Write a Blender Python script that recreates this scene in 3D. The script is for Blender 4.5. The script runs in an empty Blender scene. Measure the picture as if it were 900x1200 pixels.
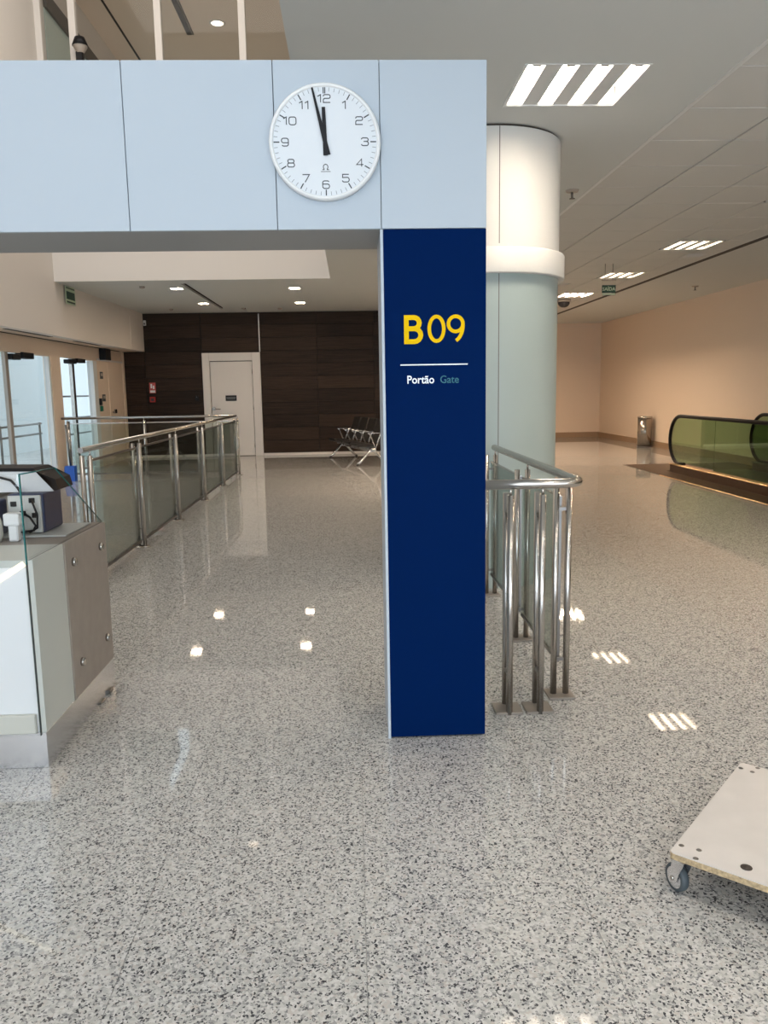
import bpy, bmesh, math, random
from mathutils import Vector, Matrix

random.seed(9)
PI = math.pi
scene = bpy.context.scene
COL = scene.collection

# ------------------------------------------------------------------ camera
F_PX, CAM_H = 940.0, 1.53
PITCH, YAW, ROLL = 0.151638, 0.038432, 0.016998
cam_data = bpy.data.cameras.new('camera')
cam_data.sensor_fit = 'VERTICAL'
cam_data.sensor_height = 36.0
cam_data.sensor_width = 27.0
cam_data.lens = F_PX / 1200.0 * 36.0
cam_data.clip_start = 0.05
cam_data.clip_end = 300
cam = bpy.data.objects.new('camera', cam_data)
COL.objects.link(cam)
fwd = Vector((math.sin(YAW) * math.cos(PITCH), math.cos(YAW) * math.cos(PITCH), -math.sin(PITCH)))
r0 = Vector((math.cos(YAW), -math.sin(YAW), 0))
u0 = r0.cross(fwd)
right = math.cos(ROLL) * r0 - math.sin(ROLL) * u0
up = math.sin(ROLL) * r0 + math.cos(ROLL) * u0
cam.matrix_world = Matrix((
    (right.x, up.x, -fwd.x, 0), (right.y, up.y, -fwd.y, 0), (right.z, up.z, -fwd.z, CAM_H), (0, 0, 0, 1)))
scene.camera = cam

# ------------------------------------------------------------------ exposure, sky, daylight
vs = scene.view_settings
scene.display_settings.display_device = 'sRGB'
vs.view_transform = 'Standard'
vs.look = 'None'
vs.gamma = 1.0
vs.use_curve_mapping = False
vs.exposure = 0.0
scene.cycles.max_bounces = 10
scene.cycles.transparent_max_bounces = 16
scene.cycles.glossy_bounces = 6
scene.cycles.caustics_reflective = False
scene.cycles.caustics_refractive = False
scene.cycles.sample_clamp_indirect = 6.0

world = bpy.data.worlds.new('overcast_sky')
scene.world = world
world.use_nodes = True
bg = world.node_tree.nodes['Background']
bg.inputs['Color'].default_value = (0.74, 0.9, 1.0, 1)
bg.inputs['Strength'].default_value = 1.6


def area_light(name, loc, target, sx, sy, power, color):
    d = bpy.data.lights.new(name, 'AREA')
    d.shape = 'RECTANGLE'
    d.size, d.size_y = sx, sy
    d.energy = power
    d.color = color
    o = bpy.data.objects.new(name, d)
    COL.objects.link(o)
    o.location = loc
    o.rotation_euler = (Vector(target) - Vector(loc)).to_track_quat('-Z', 'Y').to_euler()
    return o


DAY = (0.74, 0.87, 1.0)
# daylight through the tall glass front of the hall behind the camera
area_light('window_daylight_tall', (-2.6, -4.9, 4.6), (-2.6, 5, 4.0), 4.4, 7.6, 210, DAY)
area_light('window_daylight_low', (1.3, -4.9, 1.3), (1.3, 5, 7.0), 11.5, 2.2, 600, (0.74, 0.87, 1.0))
# unseen fill lights, added to brighten the tall void and the gallery ceiling
area_light('void_fill', (-2.6, 9.8, 9.5), (-2.6, 9.8, 0), 3.6, 3.0, 190, (1.0, 0.94, 0.87))
area_light('void_fill', (-2.6, 3.0, 9.5), (-2.6, 3.0, 0), 3.6, 3.0, 150, (1.0, 0.94, 0.87))
area_light('gallery_fill', (-2.6, 17.5, 4.3), (-2.6, 17.5, 9), 3.6, 5.0, 14, (1.0, 0.80, 0.58))

LAMP = (1.0, 0.86, 0.70)
LAMP_WARM = (1.0, 0.76, 0.53)
TUBE_STRENGTH = 55.0         # the tubes by the column
TUBE_WARM_STRENGTH = 13.0    # the dimmed row over the walkway
TUBE_UNSEEN_STRENGTH = 235.0   # unseen lamps, far stronger than the seen ones to brighten the hall
SPOT_STRENGTH = 140.0

# ------------------------------------------------------------------ materials
MATS = {}


def mat(name, color, rough=0.5, metal=0.0, spec=0.5, emit=None, estr=0.0, bump=0.0, bscale=60.0, mottled=0.0, coat=0.0):
    m = bpy.data.materials.new(name)
    m.use_nodes = True
    nt = m.node_tree
    b = nt.nodes['Principled BSDF']
    c = (*color, 1)
    b.inputs['Base Color'].default_value = c
    b.inputs['Roughness'].default_value = rough
    b.inputs['Metallic'].default_value = metal
    b.inputs['Specular IOR Level'].default_value = spec
    b.inputs['Coat Weight'].default_value = coat
    b.inputs['Coat Roughness'].default_value = 0.08
    if emit:
        b.inputs['Emission Color'].default_value = (*emit, 1)
        b.inputs['Emission Strength'].default_value = estr
    if bump or mottled:
        geo = nt.nodes.new('ShaderNodeNewGeometry')
        n = nt.nodes.new('ShaderNodeTexNoise')
        n.inputs['Scale'].default_value = bscale
        n.inputs['Detail'].default_value = 4
        nt.links.new(geo.outputs['Position'], n.inputs['Vector'])
        if bump:
            bp = nt.nodes.new('ShaderNodeBump')
            bp.inputs['Strength'].default_value = bump
            bp.inputs['Distance'].default_value = 0.004
            nt.links.new(n.outputs['Fac'], bp.inputs['Height'])
            nt.links.new(bp.outputs['Normal'], b.inputs['Normal'])
        if mottled:
            r = nt.nodes.new('ShaderNodeValToRGB')
            r.color_ramp.elements[0].position = 0.3
            r.color_ramp.elements[1].position = 0.7
            r.color_ramp.elements[0].color = (*[x * (1 - mottled) for x in color], 1)
            r.color_ramp.elements[1].color = (*[min(1, x * (1 + mottled)) for x in color], 1)
            nt.links.new(n.outputs['Fac'], r.inputs['Fac'])
            nt.links.new(r.outputs['Color'], b.inputs['Base Color'])
    MATS[name] = m
    return m


def glass_mat(name, tint, refl=1.0):
    m = bpy.data.materials.new(name)
    m.use_nodes = True
    nt = m.node_tree
    nt.nodes.remove(nt.nodes['Principled BSDF'])
    out = nt.nodes['Material Output']
    tr = nt.nodes.new('ShaderNodeBsdfTransparent')
    tr.inputs['Color'].default_value = (*tint, 1)
    gl = nt.nodes.new('ShaderNodeBsdfGlossy')
    gl.inputs['Roughness'].default_value = 0.02
    gl.inputs['Color'].default_value = (refl, refl, refl, 1)
    lw = nt.nodes.new('ShaderNodeLayerWeight')
    lw.inputs['Blend'].default_value = 0.5
    pw = nt.nodes.new('ShaderNodeMath'); pw.operation = 'POWER'; pw.inputs[1].default_value = 5.0
    nt.links.new(lw.outputs['Facing'], pw.inputs[0])
    fr = nt.nodes.new('ShaderNodeMath'); fr.operation = 'MULTIPLY_ADD'; fr.inputs[1].default_value = 0.9; fr.inputs[2].default_value = 0.04
    nt.links.new(pw.outputs[0], fr.inputs[0])
    mx = nt.nodes.new('ShaderNodeMixShader')
    nt.links.new(fr.outputs[0], mx.inputs[0])
    nt.links.new(tr.outputs[0], mx.inputs[1])
    nt.links.new(gl.outputs[0], mx.inputs[2])
    nt.links.new(mx.outputs[0], out.inputs['Surface'])
    return m


def granite_mat(name):
    m = bpy.data.materials.new(name)
    m.use_nodes = True
    nt = m.node_tree
    b = nt.nodes['Principled BSDF']
    L = nt.links.new
    geo = nt.nodes.new('ShaderNodeNewGeometry')
    inf = nt.nodes.new('ShaderNodeObjectInfo')
    mul = nt.nodes.new('ShaderNodeMath'); mul.operation = 'MULTIPLY'; mul.inputs[1].default_value = 37.0
    L(inf.outputs['Random'], mul.inputs[0])
    add = nt.nodes.new('ShaderNodeVectorMath'); add.operation = 'ADD'
    L(geo.outputs['Position'], add.inputs[0]); L(mul.outputs[0], add.inputs[1])
    # warp the grain a little so it is not a plain cell pattern
    wn = nt.nodes.new('ShaderNodeTexNoise'); wn.inputs['Scale'].default_value = 130; wn.inputs['Detail'].default_value = 2
    L(add.outputs[0], wn.inputs['Vector'])
    ws = nt.nodes.new('ShaderNodeVectorMath'); ws.operation = 'SCALE'; ws.inputs['Scale'].default_value = 0.012
    L(wn.outputs['Color'], ws.inputs[0])
    wa = nt.nodes.new('ShaderNodeVectorMath'); wa.operation = 'ADD'
    L(add.outputs[0], wa.inputs[0]); L(ws.outputs[0], wa.inputs[1])

    def cells(scale, stops):
        v = nt.nodes.new('ShaderNodeTexVoronoi'); v.inputs['Scale'].default_value = scale
        L(wa.outputs[0], v.inputs['Vector'])
        s = nt.nodes.new('ShaderNodeSeparateColor'); L(v.outputs['Color'], s.inputs[0])
        r = nt.nodes.new('ShaderNodeValToRGB'); r.color_ramp.interpolation = 'CONSTANT'
        e = r.color_ramp.elements
        e[0].position, e[0].color = stops[0][0], (*stops[0][1], 1)
        e[1].position, e[1].color = stops[1][0], (*stops[1][1], 1)
        for p, c in stops[2:]:
            x = e.new(p); x.color = (*c, 1)
        L(s.outputs[0], r.inputs['Fac'])
        return r, s
    big, bs = cells(115, [(0.0, (0.50, 0.495, 0.475)), (0.34, (0.43, 0.43, 0.415)), (0.56, (0.57, 0.565, 0.55)), (0.80, (0.32, 0.32, 0.315)), (0.91, (0.47, 0.44, 0.41))])
    sml, ss = cells(175, [(0.0, (0.06, 0.06, 0.065)), (0.5, (0.2, 0.2, 0.205))])
    # dark grains: small cells picked out, gathered in clumps
    cl = nt.nodes.new('ShaderNodeTexNoise'); cl.inputs['Scale'].default_value = 26; cl.inputs['Detail'].default_value = 3
    L(add.outputs[0], cl.inputs['Vector'])
    sub = nt.nodes.new('ShaderNodeMath'); sub.operation = 'MULTIPLY_ADD'; sub.inputs[1].default_value = 0.75; sub.inputs[2].default_value = -0.02
    L(cl.outputs['Fac'], sub.inputs[0])
    lt = nt.nodes.new('ShaderNodeMath'); lt.operation = 'LESS_THAN'
    cs = nt.nodes.new('ShaderNodeMath'); cs.operation = 'MULTIPLY'; cs.inputs[1].default_value = 1.75
    L(ss.outputs[1], cs.inputs[0])
    L(cs.outputs[0], lt.inputs[0]); L(sub.outputs[0], lt.inputs[1])
    mix = nt.nodes.new('ShaderNodeMix'); mix.data_type = 'RGBA'
    L(lt.outputs[0], mix.inputs['Factor']); L(big.outputs[0], mix.inputs['A']); L(sml.outputs[0], mix.inputs['B'])
    L(mix.outputs['Result'], b.inputs['Base Color'])
    b.inputs['Roughness'].default_value = 0.03
    b.inputs['Specular IOR Level'].default_value = 0.5
    wv = nt.nodes.new('ShaderNodeTexNoise'); wv.inputs['Scale'].default_value = 2.2; wv.inputs['Detail'].default_value = 2
    L(geo.outputs['Position'], wv.inputs['Vector'])
    bp = nt.nodes.new('ShaderNodeBump'); bp.inputs['Strength'].default_value = 0.05; bp.inputs['Distance'].default_value = 0.004
    L(wv.outputs['Fac'], bp.inputs['Height']); L(bp.outputs['Normal'], b.inputs['Normal'])
    return m


def wood_dark_mat(name):
    m = mat(name, (0.030, 0.018, 0.012), rough=0.5, spec=0.15)
    nt = m.node_tree
    b = nt.nodes['Principled BSDF']
    L = nt.links.new
    geo = nt.nodes.new('ShaderNodeNewGeometry')
    inf = nt.nodes.new('ShaderNodeObjectInfo')
    sc = nt.nodes.new('ShaderNodeVectorMath'); sc.operation = 'MULTIPLY'; sc.inputs[1].default_value = (1.2, 1.2, 26)
    L(geo.outputs['Position'], sc.inputs[0])
    n = nt.nodes.new('ShaderNodeTexNoise'); n.inputs['Scale'].default_value = 2.0; n.inputs['Detail'].default_value = 5
    L(sc.outputs[0], n.inputs['Vector'])
    ad = nt.nodes.new('ShaderNodeMath'); ad.operation = 'MULTIPLY_ADD'; ad.inputs[1].default_value = 0.35; ad.inputs[2].default_value = -0.17
    L(inf.outputs['Random'], ad.inputs[0])
    s = nt.nodes.new('ShaderNodeMath'); s.operation = 'ADD'
    L(n.outputs['Fac'], s.inputs[0]); L(ad.outputs[0], s.inputs[1])
    r = nt.nodes.new('ShaderNodeValToRGB')
    r.color_ramp.elements[0].position = 0.3; r.color_ramp.elements[0].color = (0.020, 0.012, 0.008, 1)
    r.color_ramp.elements[1].position = 0.8; r.color_ramp.elements[1].color = (0.050, 0.031, 0.021, 1)
    L(s.outputs[0], r.inputs['Fac']); L(r.outputs[0], b.inputs['Base Color'])
    return m


GRANITE = granite_mat('polished_granite')
WOOD = wood_dark_mat('dark_wood_panel')
WHITE_WALL = mat('white_wall_paint', (0.78, 0.73, 0.68), 0.75, bump=0.05)
BEIGE_WALL = mat('warm_white_wall_paint', (0.86, 0.71, 0.575), 0.75, bump=0.05)
CEIL = mat('ceiling_plaster', (0.66, 0.675, 0.66), 0.85)
TILE = mat('ceiling_tile_board', (0.66, 0.655, 0.63), 0.9, bump=0.15, bscale=180)
TGRID = mat('ceiling_grid', (0.16, 0.145, 0.13), 0.8)
SLOT = mat('dark_slot', (0.035, 0.025, 0.018), 0.7)
PANEL = mat('portal_panel', (0.46, 0.515, 0.57), 0.45, spec=0.3)
JOINT = mat('portal_joint', (0.12, 0.13, 0.14), 0.7)
SOFFIT = mat('portal_soffit', (0.33, 0.345, 0.355), 0.5)
BLUE = mat('navy_blue_sign', (0.0002, 0.011, 0.066), 0.6, spec=0.02)
YELLOW = mat('yellow_lettering', (0.78, 0.49, 0.001), 0.6, spec=0.08)
WHITE_INK = mat('white_lettering', (0.85, 0.88, 0.9), 0.5)
TEAL_INK = mat('teal_lettering', (0.006, 0.13, 0.17), 0.5)
STEEL = mat('brushed_steel', (0.50, 0.475, 0.445), 0.25, metal=1.0)
STEEL_DARK = mat('dark_steel', (0.20, 0.19, 0.18), 0.35, metal=1.0)
ALU = mat('aluminium_sheet', (0.80, 0.80, 0.82), 0.24, metal=0.95)
PLASTIC_WHITE = mat('white_plastic', (0.80, 0.80, 0.79), 0.4)
DIAL = mat('clock_dial_white', (0.70, 0.725, 0.75), 0.55, spec=0.3)
BLACK = mat('black_plastic', (0.010, 0.010, 0.012), 0.45, spec=0.25)
GREY_INK = mat('dark_grey_print', (0.05, 0.055, 0.06), 0.6)
PALE_INK = mat('grey_print', (0.22, 0.23, 0.24), 0.6)
COL_WHITE = mat('column_white', (0.72, 0.70, 0.66), 0.55)
COL_GREY = mat('column_green_grey', (0.37, 0.435, 0.42), 0.38, spec=0.4)
GLASS = glass_mat('railing_glass', (0.85, 0.89, 0.86), 0.45)
GLASS_SIDE = glass_mat('low_reflection_glass', (0.98, 0.985, 0.985), 0.12)
GLASS_CLEAR = glass_mat('clear_glass', (0.98, 0.985, 0.985), 0.55)
GLASS_GREEN = glass_mat('green_glass', (0.49, 0.62, 0.47))
GLASS_EDGE = mat('glass_edge_teal', (0.01, 0.16, 0.16), 0.15)
GLASS_EDGE_DARK = mat('glass_edge_dark', (0.01, 0.02, 0.02), 0.3)
RUBBER = mat('black_rubber', (0.010, 0.008, 0.008), 0.5, spec=0.15)
BROWN_METAL = mat('brown_landing_metal', (0.085, 0.048, 0.028), 0.4, metal=0.4)
GOLD = mat('brass_edge', (0.72, 0.48, 0.24), 0.3, metal=1.0)
TAUPE = mat('taupe_laminate', (0.33, 0.285, 0.245), 0.5, mottled=0.06, bscale=14)
PALE_LAMINATE = mat('pale_grey_laminate', (0.60, 0.62, 0.575), 0.5)
WHITE_LAMINATE = mat('white_laminate', (0.90, 0.905, 0.91), 0.4)
DECK = mat('dolly_white_laminate', (0.58, 0.555, 0.53), 0.5, mottled=0.04, bscale=9)
CHIP = mat('chipboard_edge', (0.42, 0.32, 0.19), 0.8, mottled=0.35, bscale=90)
TYRE = mat('grey_rubber_tyre', (0.06, 0.075, 0.085), 0.5)
NAVY_PLASTIC = mat('navy_plastic', (0.022, 0.035, 0.095), 0.45)
PRINTER_GREY = mat('printer_grey', (0.62, 0.62, 0.58), 0.5)
CREAM = mat('cream_plastic', (0.70, 0.68, 0.60), 0.5)
SEAT = mat('black_seat', (0.014, 0.011, 0.009), 0.55)
DOOR_WHITE = mat('white_door_paint', (0.80, 0.76, 0.73), 0.5)
BROWN_BASE = mat('brown_skirting', (0.36, 0.24, 0.15), 0.4)
BIN_STEEL = mat('polished_bin_steel', (0.38, 0.345, 0.31), 0.25, metal=1.0)
RED = mat('red_plastic', (0.42, 0.03, 0.025), 0.5)
RED_PALE = mat('red_sign_print', (0.55, 0.10, 0.09), 0.5)
GREEN_SIGN = mat('dark_green_sign', (0.005, 0.055, 0.03), 0.4)
PALE_GREEN = mat('pale_green_print', (0.55, 0.68, 0.50), 0.5)
GREEN_BTN = mat('green_plastic', (0.01, 0.22, 0.11), 0.5)
BLUE_PLASTIC = mat('blue_plastic', (0.01, 0.085, 0.42), 0.4)
BRONZE = mat('bronze_frame', (0.42, 0.37, 0.32), 0.5, metal=0.2)
CONCRETE = mat('concrete_apron', (0.62, 0.63, 0.62), 0.9, mottled=0.1, bscale=3)
EXT_WHITE = mat('exterior_white_cladding', (0.86, 0.92, 0.94), 0.7)
TUBE_LIT = mat('lit_lamp', (1, 1, 1), 0.5, emit=LAMP, estr=TUBE_STRENGTH)
TUBE_LIT_WARM = mat('lit_lamp_warm', (1, 1, 1), 0.5, emit=(1.0, 0.76, 0.52), estr=TUBE_WARM_STRENGTH)
TUBE_UNSEEN = mat('lit_lamp_unseen', (1, 1, 1), 0.5, emit=(1.0, 0.75, 0.52), estr=TUBE_UNSEEN_STRENGTH)
TUBE_NEUTRAL = mat('lit_lamp_neutral', (1, 1, 1), 0.5, emit=(1.0, 0.93, 0.85), estr=95.0)
SPOT_LIT = mat('lit_downlight', (1, 1, 1), 0.5, emit=LAMP_WARM, estr=SPOT_STRENGTH)
LOW_LIT = mat('lit_gallery_lamp', (1, 1, 1), 0.5, emit=LAMP_WARM, estr=5.0)
LED_LIT = mat('lit_led_strip', (1, 1, 1), 0.5, emit=(1.0, 0.78, 0.36), estr=1.25)
LOUVRE = mat('lamp_louvre', (0.74, 0.74, 0.72), 0.6)
PLATE = mat('worn_steel_plate', (0.27, 0.24, 0.21), 0.5, metal=0.5)


# ------------------------------------------------------------------ mesh helpers
class MB:
    def __init__(self):
        self.bm = bmesh.new()

    def box(self, a, b, bev=0.0, seg=1):
        lo = [min(a[i], b[i]) for i in range(3)]
        hi = [max(a[i], b[i]) for i in range(3)]
        P = [(x, y, z) for x in (lo[0], hi[0]) for y in (lo[1], hi[1]) for z in (lo[2], hi[2])]
        v = [self.bm.verts.new(p) for p in P]
        fs = [self.bm.faces.new([v[i] for i in q]) for q in ((0, 1, 3, 2), (4, 6, 7, 5), (0, 4, 5, 1), (2, 3, 7, 6), (0, 2, 6, 4), (1, 5, 7, 3))]
        if bev > 0:
            es = list({e for f in fs for e in f.edges})
            bmesh.ops.bevel(self.bm, geom=es, offset=bev, segments=seg, affect='EDGES', profile=0.5)
        return self

    def prism(self, pts, d):
        """pts: a flat outline (3-D points), d: extrusion vector"""
        d = Vector(d)
        a = [self.bm.verts.new(Vector(p)) for p in pts]
        b = [self.bm.verts.new(Vector(p) + d) for p in pts]
        n = len(pts)
        self.bm.faces.new(a[::-1])
        self.bm.faces.new(b)
        for i in range(n):
            self.bm.faces.new((a[i], a[(i + 1) % n], b[(i + 1) % n], b[i]))
        return self

    def face(self, pts):
        self.bm.faces.new([self.bm.verts.new(Vector(p)) for p in pts])
        return self

    def cyl(self, p0, p1, r, seg=16, r1=None, caps=True):
        return self.tube([p0, p1], r, seg, r_end=r1, caps=caps)

    def tube(self, path, r, seg=12, r_end=None, caps=True):
        path = [Vector(p) for p in path]
        n = len(path)
        rings = []
        t0 = (path[1] - path[0]).normalized()
        ref = Vector((0, 0, 1)) if abs(t0.z) < 0.9 else Vector((1, 0, 0))
        nrm = t0.cross(ref).normalized()
        for i, p in enumerate(path):
            if i == 0:
                t = path[1] - path[0]
            elif i == n - 1:
                t = path[-1] - path[-2]
            else:
                t = (path[i + 1] - p).normalized() + (p - path[i - 1]).normalized()
            t.normalize()
            nrm = (nrm - t * nrm.dot(t)).normalized()
            bn = t.cross(nrm)
            sc = 1.0
            if 0 < i < n - 1:
                c = t.dot((p - path[i - 1]).normalized())
                sc = 1.0 / max(0.5, c)
            rr = r if r_end is None else r + (r_end - r) * i / (n - 1)
            rings.append([self.bm.verts.new(p + (nrm * math.cos(2 * PI * k / seg) + bn * math.sin(2 * PI * k / seg)) * rr * (sc if False else 1)) for k in range(seg)])
        for i in range(n - 1):
            for k in range(seg):
                f = self.bm.faces.new((rings[i][k], rings[i][(k + 1) % seg], rings[i + 1][(k + 1) % seg], rings[i + 1][k]))
                f.smooth = True
        if caps:
            self.bm.faces.new(rings[0][::-1])
            self.bm.faces.new(rings[-1])
        return self

    def lathe(self, prof, c, seg=32, axis='Z', smooth=True, sharp=()):
        """prof: (radius, height) pairs, outward first point at the axis or open"""
        c = Vector(c)
        rings = []
        for r, h in prof:
            if r < 1e-6:
                p = Vector((0, 0, h))
                rings.append([self.bm.verts.new(c + self._ax(p, axis))])
            else:
                rings.append([self.bm.verts.new(c + self._ax(Vector((r * math.cos(2 * PI * k / seg), r * math.sin(2 * PI * k / seg), h)), axis)) for k in range(seg)])
        for a, b in zip(rings[:-1], rings[1:]):
            for k in range(seg):
                k2 = (k + 1) % seg
                if len(a) == 1 and len(b) == 1:
                    continue
                if len(a) == 1:
                    f = self.bm.faces.new((a[0], b[k2], b[k]))
                elif len(b) == 1:
                    f = self.bm.faces.new((a[k], a[k2], b[0]))
                else:
                    f = self.bm.faces.new((a[k], a[k2], b[k2], b[k]))
                f.smooth = smooth
        return self

    @staticmethod
    def _ax(p, axis):
        if axis == 'Z':
            return p
        if axis == 'Y':      # height goes towards -Y (towards the viewer)
            return Vector((p.x, -p.z, p.y))
        return Vector((p.z, p.x, p.y))

    def slab(self, x, y, z, holes=(), plane='XY'):
        """slab with rectangular holes, cut in its own plane"""
        A, B, T = {'XY': (x, y, z), 'XZ': (x, z, y), 'YZ': (y, z, x)}[plane]
        ua = sorted({A[0], A[1], *[min(max(h[i], A[0]), A[1]) for h in holes for i in (0, 1)]})
        ub = sorted({B[0], B[1], *[min(max(h[i], B[0]), B[1]) for h in holes for i in (2, 3)]})
        for a0, a1 in zip(ua[:-1], ua[1:]):
            for b0, b1 in zip(ub[:-1], ub[1:]):
                ca, cb = (a0 + a1) / 2, (b0 + b1) / 2
                if any(h[0] < ca < h[1] and h[2] < cb < h[3] for h in holes):
                    continue
                if plane == 'XY':
                    self.box((a0, b0, T[0]), (a1, b1, T[1]))
                elif plane == 'XZ':
                    self.box((a0, T[0], b0), (a1, T[1], b1))
                else:
                    self.box((T[0], a0, b0), (T[1], a1, b1))
        bmesh.ops.remove_doubles(self.bm, verts=self.bm.verts, dist=1e-5)
        # drop the inner walls between neighbouring cells
        seen = {}
        for f in self.bm.faces:
            seen.setdefault(tuple(sorted(v.index if v.index >= 0 else id(v) for v in f.verts)), []).append(f)
        self.bm.verts.index_update()
        seen = {}
        for f in self.bm.faces:
            seen.setdefault(tuple(sorted(v.index for v in f.verts)), []).append(f)
        dead = [f for fs in seen.values() if len(fs) > 1 for f in fs]
        if dead:
            bmesh.ops.delete(self.bm, geom=dead, context='FACES')
        return self

    def mesh(self, name, m, off=(0, 0, 0)):
        if any(off):
            bmesh.ops.translate(self.bm, verts=self.bm.verts, vec=-Vector(off))
        bmesh.ops.recalc_face_normals(self.bm, faces=self.bm.faces)
        me = bpy.data.meshes.new(name)
        self.bm.to_mesh(me)
        self.bm.free()
        me.materials.append(m)
        return me


def link(name, me, parent=None, loc=None):
    o = bpy.data.objects.new(name, me)
    COL.objects.link(o)
    if parent:
        o.parent = parent
    if loc is not None:
        o.location = loc
    return o


def origin_of(o):
    v = Vector((0, 0, 0))
    while o is not None:
        v = v + o.location
        o = o.parent
    return v


def part(name, mb, m, parent, label=None, local=False):
    """link MB as ONE mesh under parent; coordinates are world ones unless local"""
    off = (0, 0, 0) if local or parent is None else origin_of(parent)
    o = link(name, mb.mesh(name, m, off), parent)
    if label:
        o['label'] = label
    return o


def thing(name, label, cat, loc, rotz=0.0, group=None):
    o = bpy.data.objects.new(name, None)
    o.empty_display_size = 0.1
    COL.objects.link(o)
    o.location = loc
    o.rotation_euler = (0, 0, rotz)
    tag(o, label, cat, group)
    return o


def tag(o, label, cat, group=None):
    o['label'] = label
    o['category'] = cat
    if group:
        o['group'] = group
    return o


def struct(name, mb, m, parent=None, label=None, cat=None):
    o = part(name, mb, m, parent)
    if parent is None:
        o['kind'] = 'structure'
        if label:
            tag(o, label, cat)
    return o


def struct_empty(name, loc, label, cat):
    o = thing(name, label, cat, loc)
    o['kind'] = 'structure'
    return o


def copy_tree(o, parent=None):
    c = o.copy()
    COL.objects.link(c)
    if parent:
        c.parent = parent
    for ch in list(o.children):
        copy_tree(ch, c)
    return c


# strokes: a ribbon of constant width along a polyline, slightly raised
def ribbon(mb, pts, w, depth, closed=False):
    pts = [Vector(p) for p in pts]
    n = len(pts)
    L, R = [], []
    for i, p in enumerate(pts):
        a = pts[i - 1] if (i > 0 or closed) else None
        b = pts[(i + 1) % n] if (i < n - 1 or closed) else None
        d1 = (p - a).normalized() if a is not None else None
        d2 = (b - p).normalized() if b is not None else None
        d = (d1 or d2) if (d1 is None or d2 is None) else (d1 + d2).normalized()
        nn = Vector((-d.y, d.x))
        s = 1.0
        if d1 is not None and d2 is not None:
            s = 1.0 / max(0.5, nn.dot(Vector((-d1.y, d1.x))))
        L.append(p + nn * (w / 2 * s))
        R.append(p - nn * (w / 2 * s))
    m = n if closed else n - 1
    bm = mb.bm
    lf = [bm.verts.new((q.x, -depth, q.y)) for q in L]
    rf = [bm.verts.new((q.x, -depth, q.y)) for q in R]
    lb = [bm.verts.new((q.x, 0, q.y)) for q in L]
    rb = [bm.verts.new((q.x, 0, q.y)) for q in R]
    for i in range(m):
        j = (i + 1) % n
        bm.faces.new((lf[i], lf[j], rf[j], rf[i]))
        bm.faces.new((lb[i], rb[i], rb[j], lb[j]))
        bm.faces.new((lf[i], lb[i], lb[j], lf[j]))
        bm.faces.new((rf[i], rf[j], rb[j], rb[i]))
    if not closed:
        bm.faces.new((lf[0], rf[0], rb[0], lb[0]))
        bm.faces.new((lf[-1], lb[-1], rb[-1], rf[-1]))


def arc(cx, cz, rx, rz, a0, a1, n=12):
    return [(cx + rx * math.cos(math.radians(a0 + (a1 - a0) * i / n)), cz + rz * math.sin(math.radians(a0 + (a1 - a0) * i / n))) for i in range(n + 1)]


def rrect(x0, z0, x1, z1, r, n=4):
    return arc(x1 - r, z1 - r, r, r, 90, 0, n) + arc(x1 - r, z0 + r, r, r, 0, -90, n) + arc(x0 + r, z0 + r, r, r, -90, -180, n) + arc(x0 + r, z1 - r, r, r, 180, 90, n)


# square-shouldered numerals: strokes in a 1 x 1 cell, (points, closed)
DIG = {
    '0': [(rrect(0, 0, 1, 1, .28), True)],
    '1': [([(.28, .78), (.62, 1), (.62, 0)], False)],
    '2': [([(0, .78)] + arc(.24, .78, .24, .22, 180, 90, 4)[1:] + arc(.76, .78, .24, .22, 90, 0, 4) + arc(.76, .72, .24, .2, 0, -90, 4) + arc(.24, .3, .24, .22, 90, 180, 4) + [(0, 0), (1, 0)], False)],
    '3': [([(0, .8)] + arc(.24, .8, .24, .2, 180, 90, 4)[1:] + arc(.74, .77, .24, .23, 90, -90, 8) + [(.3, .54)], False),
          (arc(.74, .27, .26, .27, 90, -90, 8) + arc(.24, .2, .24, .2, 270, 180, 4), False)],
    '4': [([(.74, 0), (.74, 1), (0, .26), (1, .26)], False)],
    '5': [([(.95, 1), (.06, 1), (.04, .58), (.72, .6)] + arc(.72, .3, .28, .3, 90, -90, 8)[1:] + arc(.24, .2, .24, .2, 270, 180, 4), False)],
    '6': [([(.92, .86)] + arc(.7, .82, .22, .18, 10, 90, 4)[1:] + arc(.28, .72, .28, .28, 90, 180, 4) + arc(.28, .28, .28, .28, 180, 270, 4) + arc(.72, .29, .28, .29, 270, 450, 8) + [(.05, .58)], False)],
    '7': [([(0, 1), (1, 1), (.36, 0)], False)],
    '8': [(rrect(.06, .52, .94, 1, .22), True), (rrect(0, 0, 1, .52, .24), True)],
    '9': [([(.08, .14)] + arc(.3, .18, .22, .18, 190, 270, 4)[1:] + arc(.72, .28, .28, .28, 270, 360, 4) + arc(.72, .72, .28, .28, 0, 90, 4) + arc(.28, .71, .28, .29, 90, 270, 8) + [(.95, .42)], False)],
}


def digits(mb, text, cx, cz, w, h, gap, stroke, depth, y):
    n = len(text)
    ws = [w * (0.55 if ch == '1' else 1.0) for ch in text]
    x = cx - (sum(ws) + gap * (n - 1)) / 2
    start = len(mb.bm.verts)
    for ch, cw in zip(text, ws):
        for pts, closed in DIG[ch]:
            if ch == '1':
                pp = [(x + (p[0] - .28) / .34 * cw * .8, cz + (p[1] - .5) * h) for p in pts]
            else:
                pp = [(x + p[0] * cw, cz + (p[1] - .5) * h) for p in pts]
            ribbon(mb, pp, stroke, depth, closed)
        x += cw + gap
    mb.bm.verts.ensure_lookup_table()
    bmesh.ops.translate(mb.bm, verts=mb.bm.verts[start:], vec=(0, y, 0))


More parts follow.
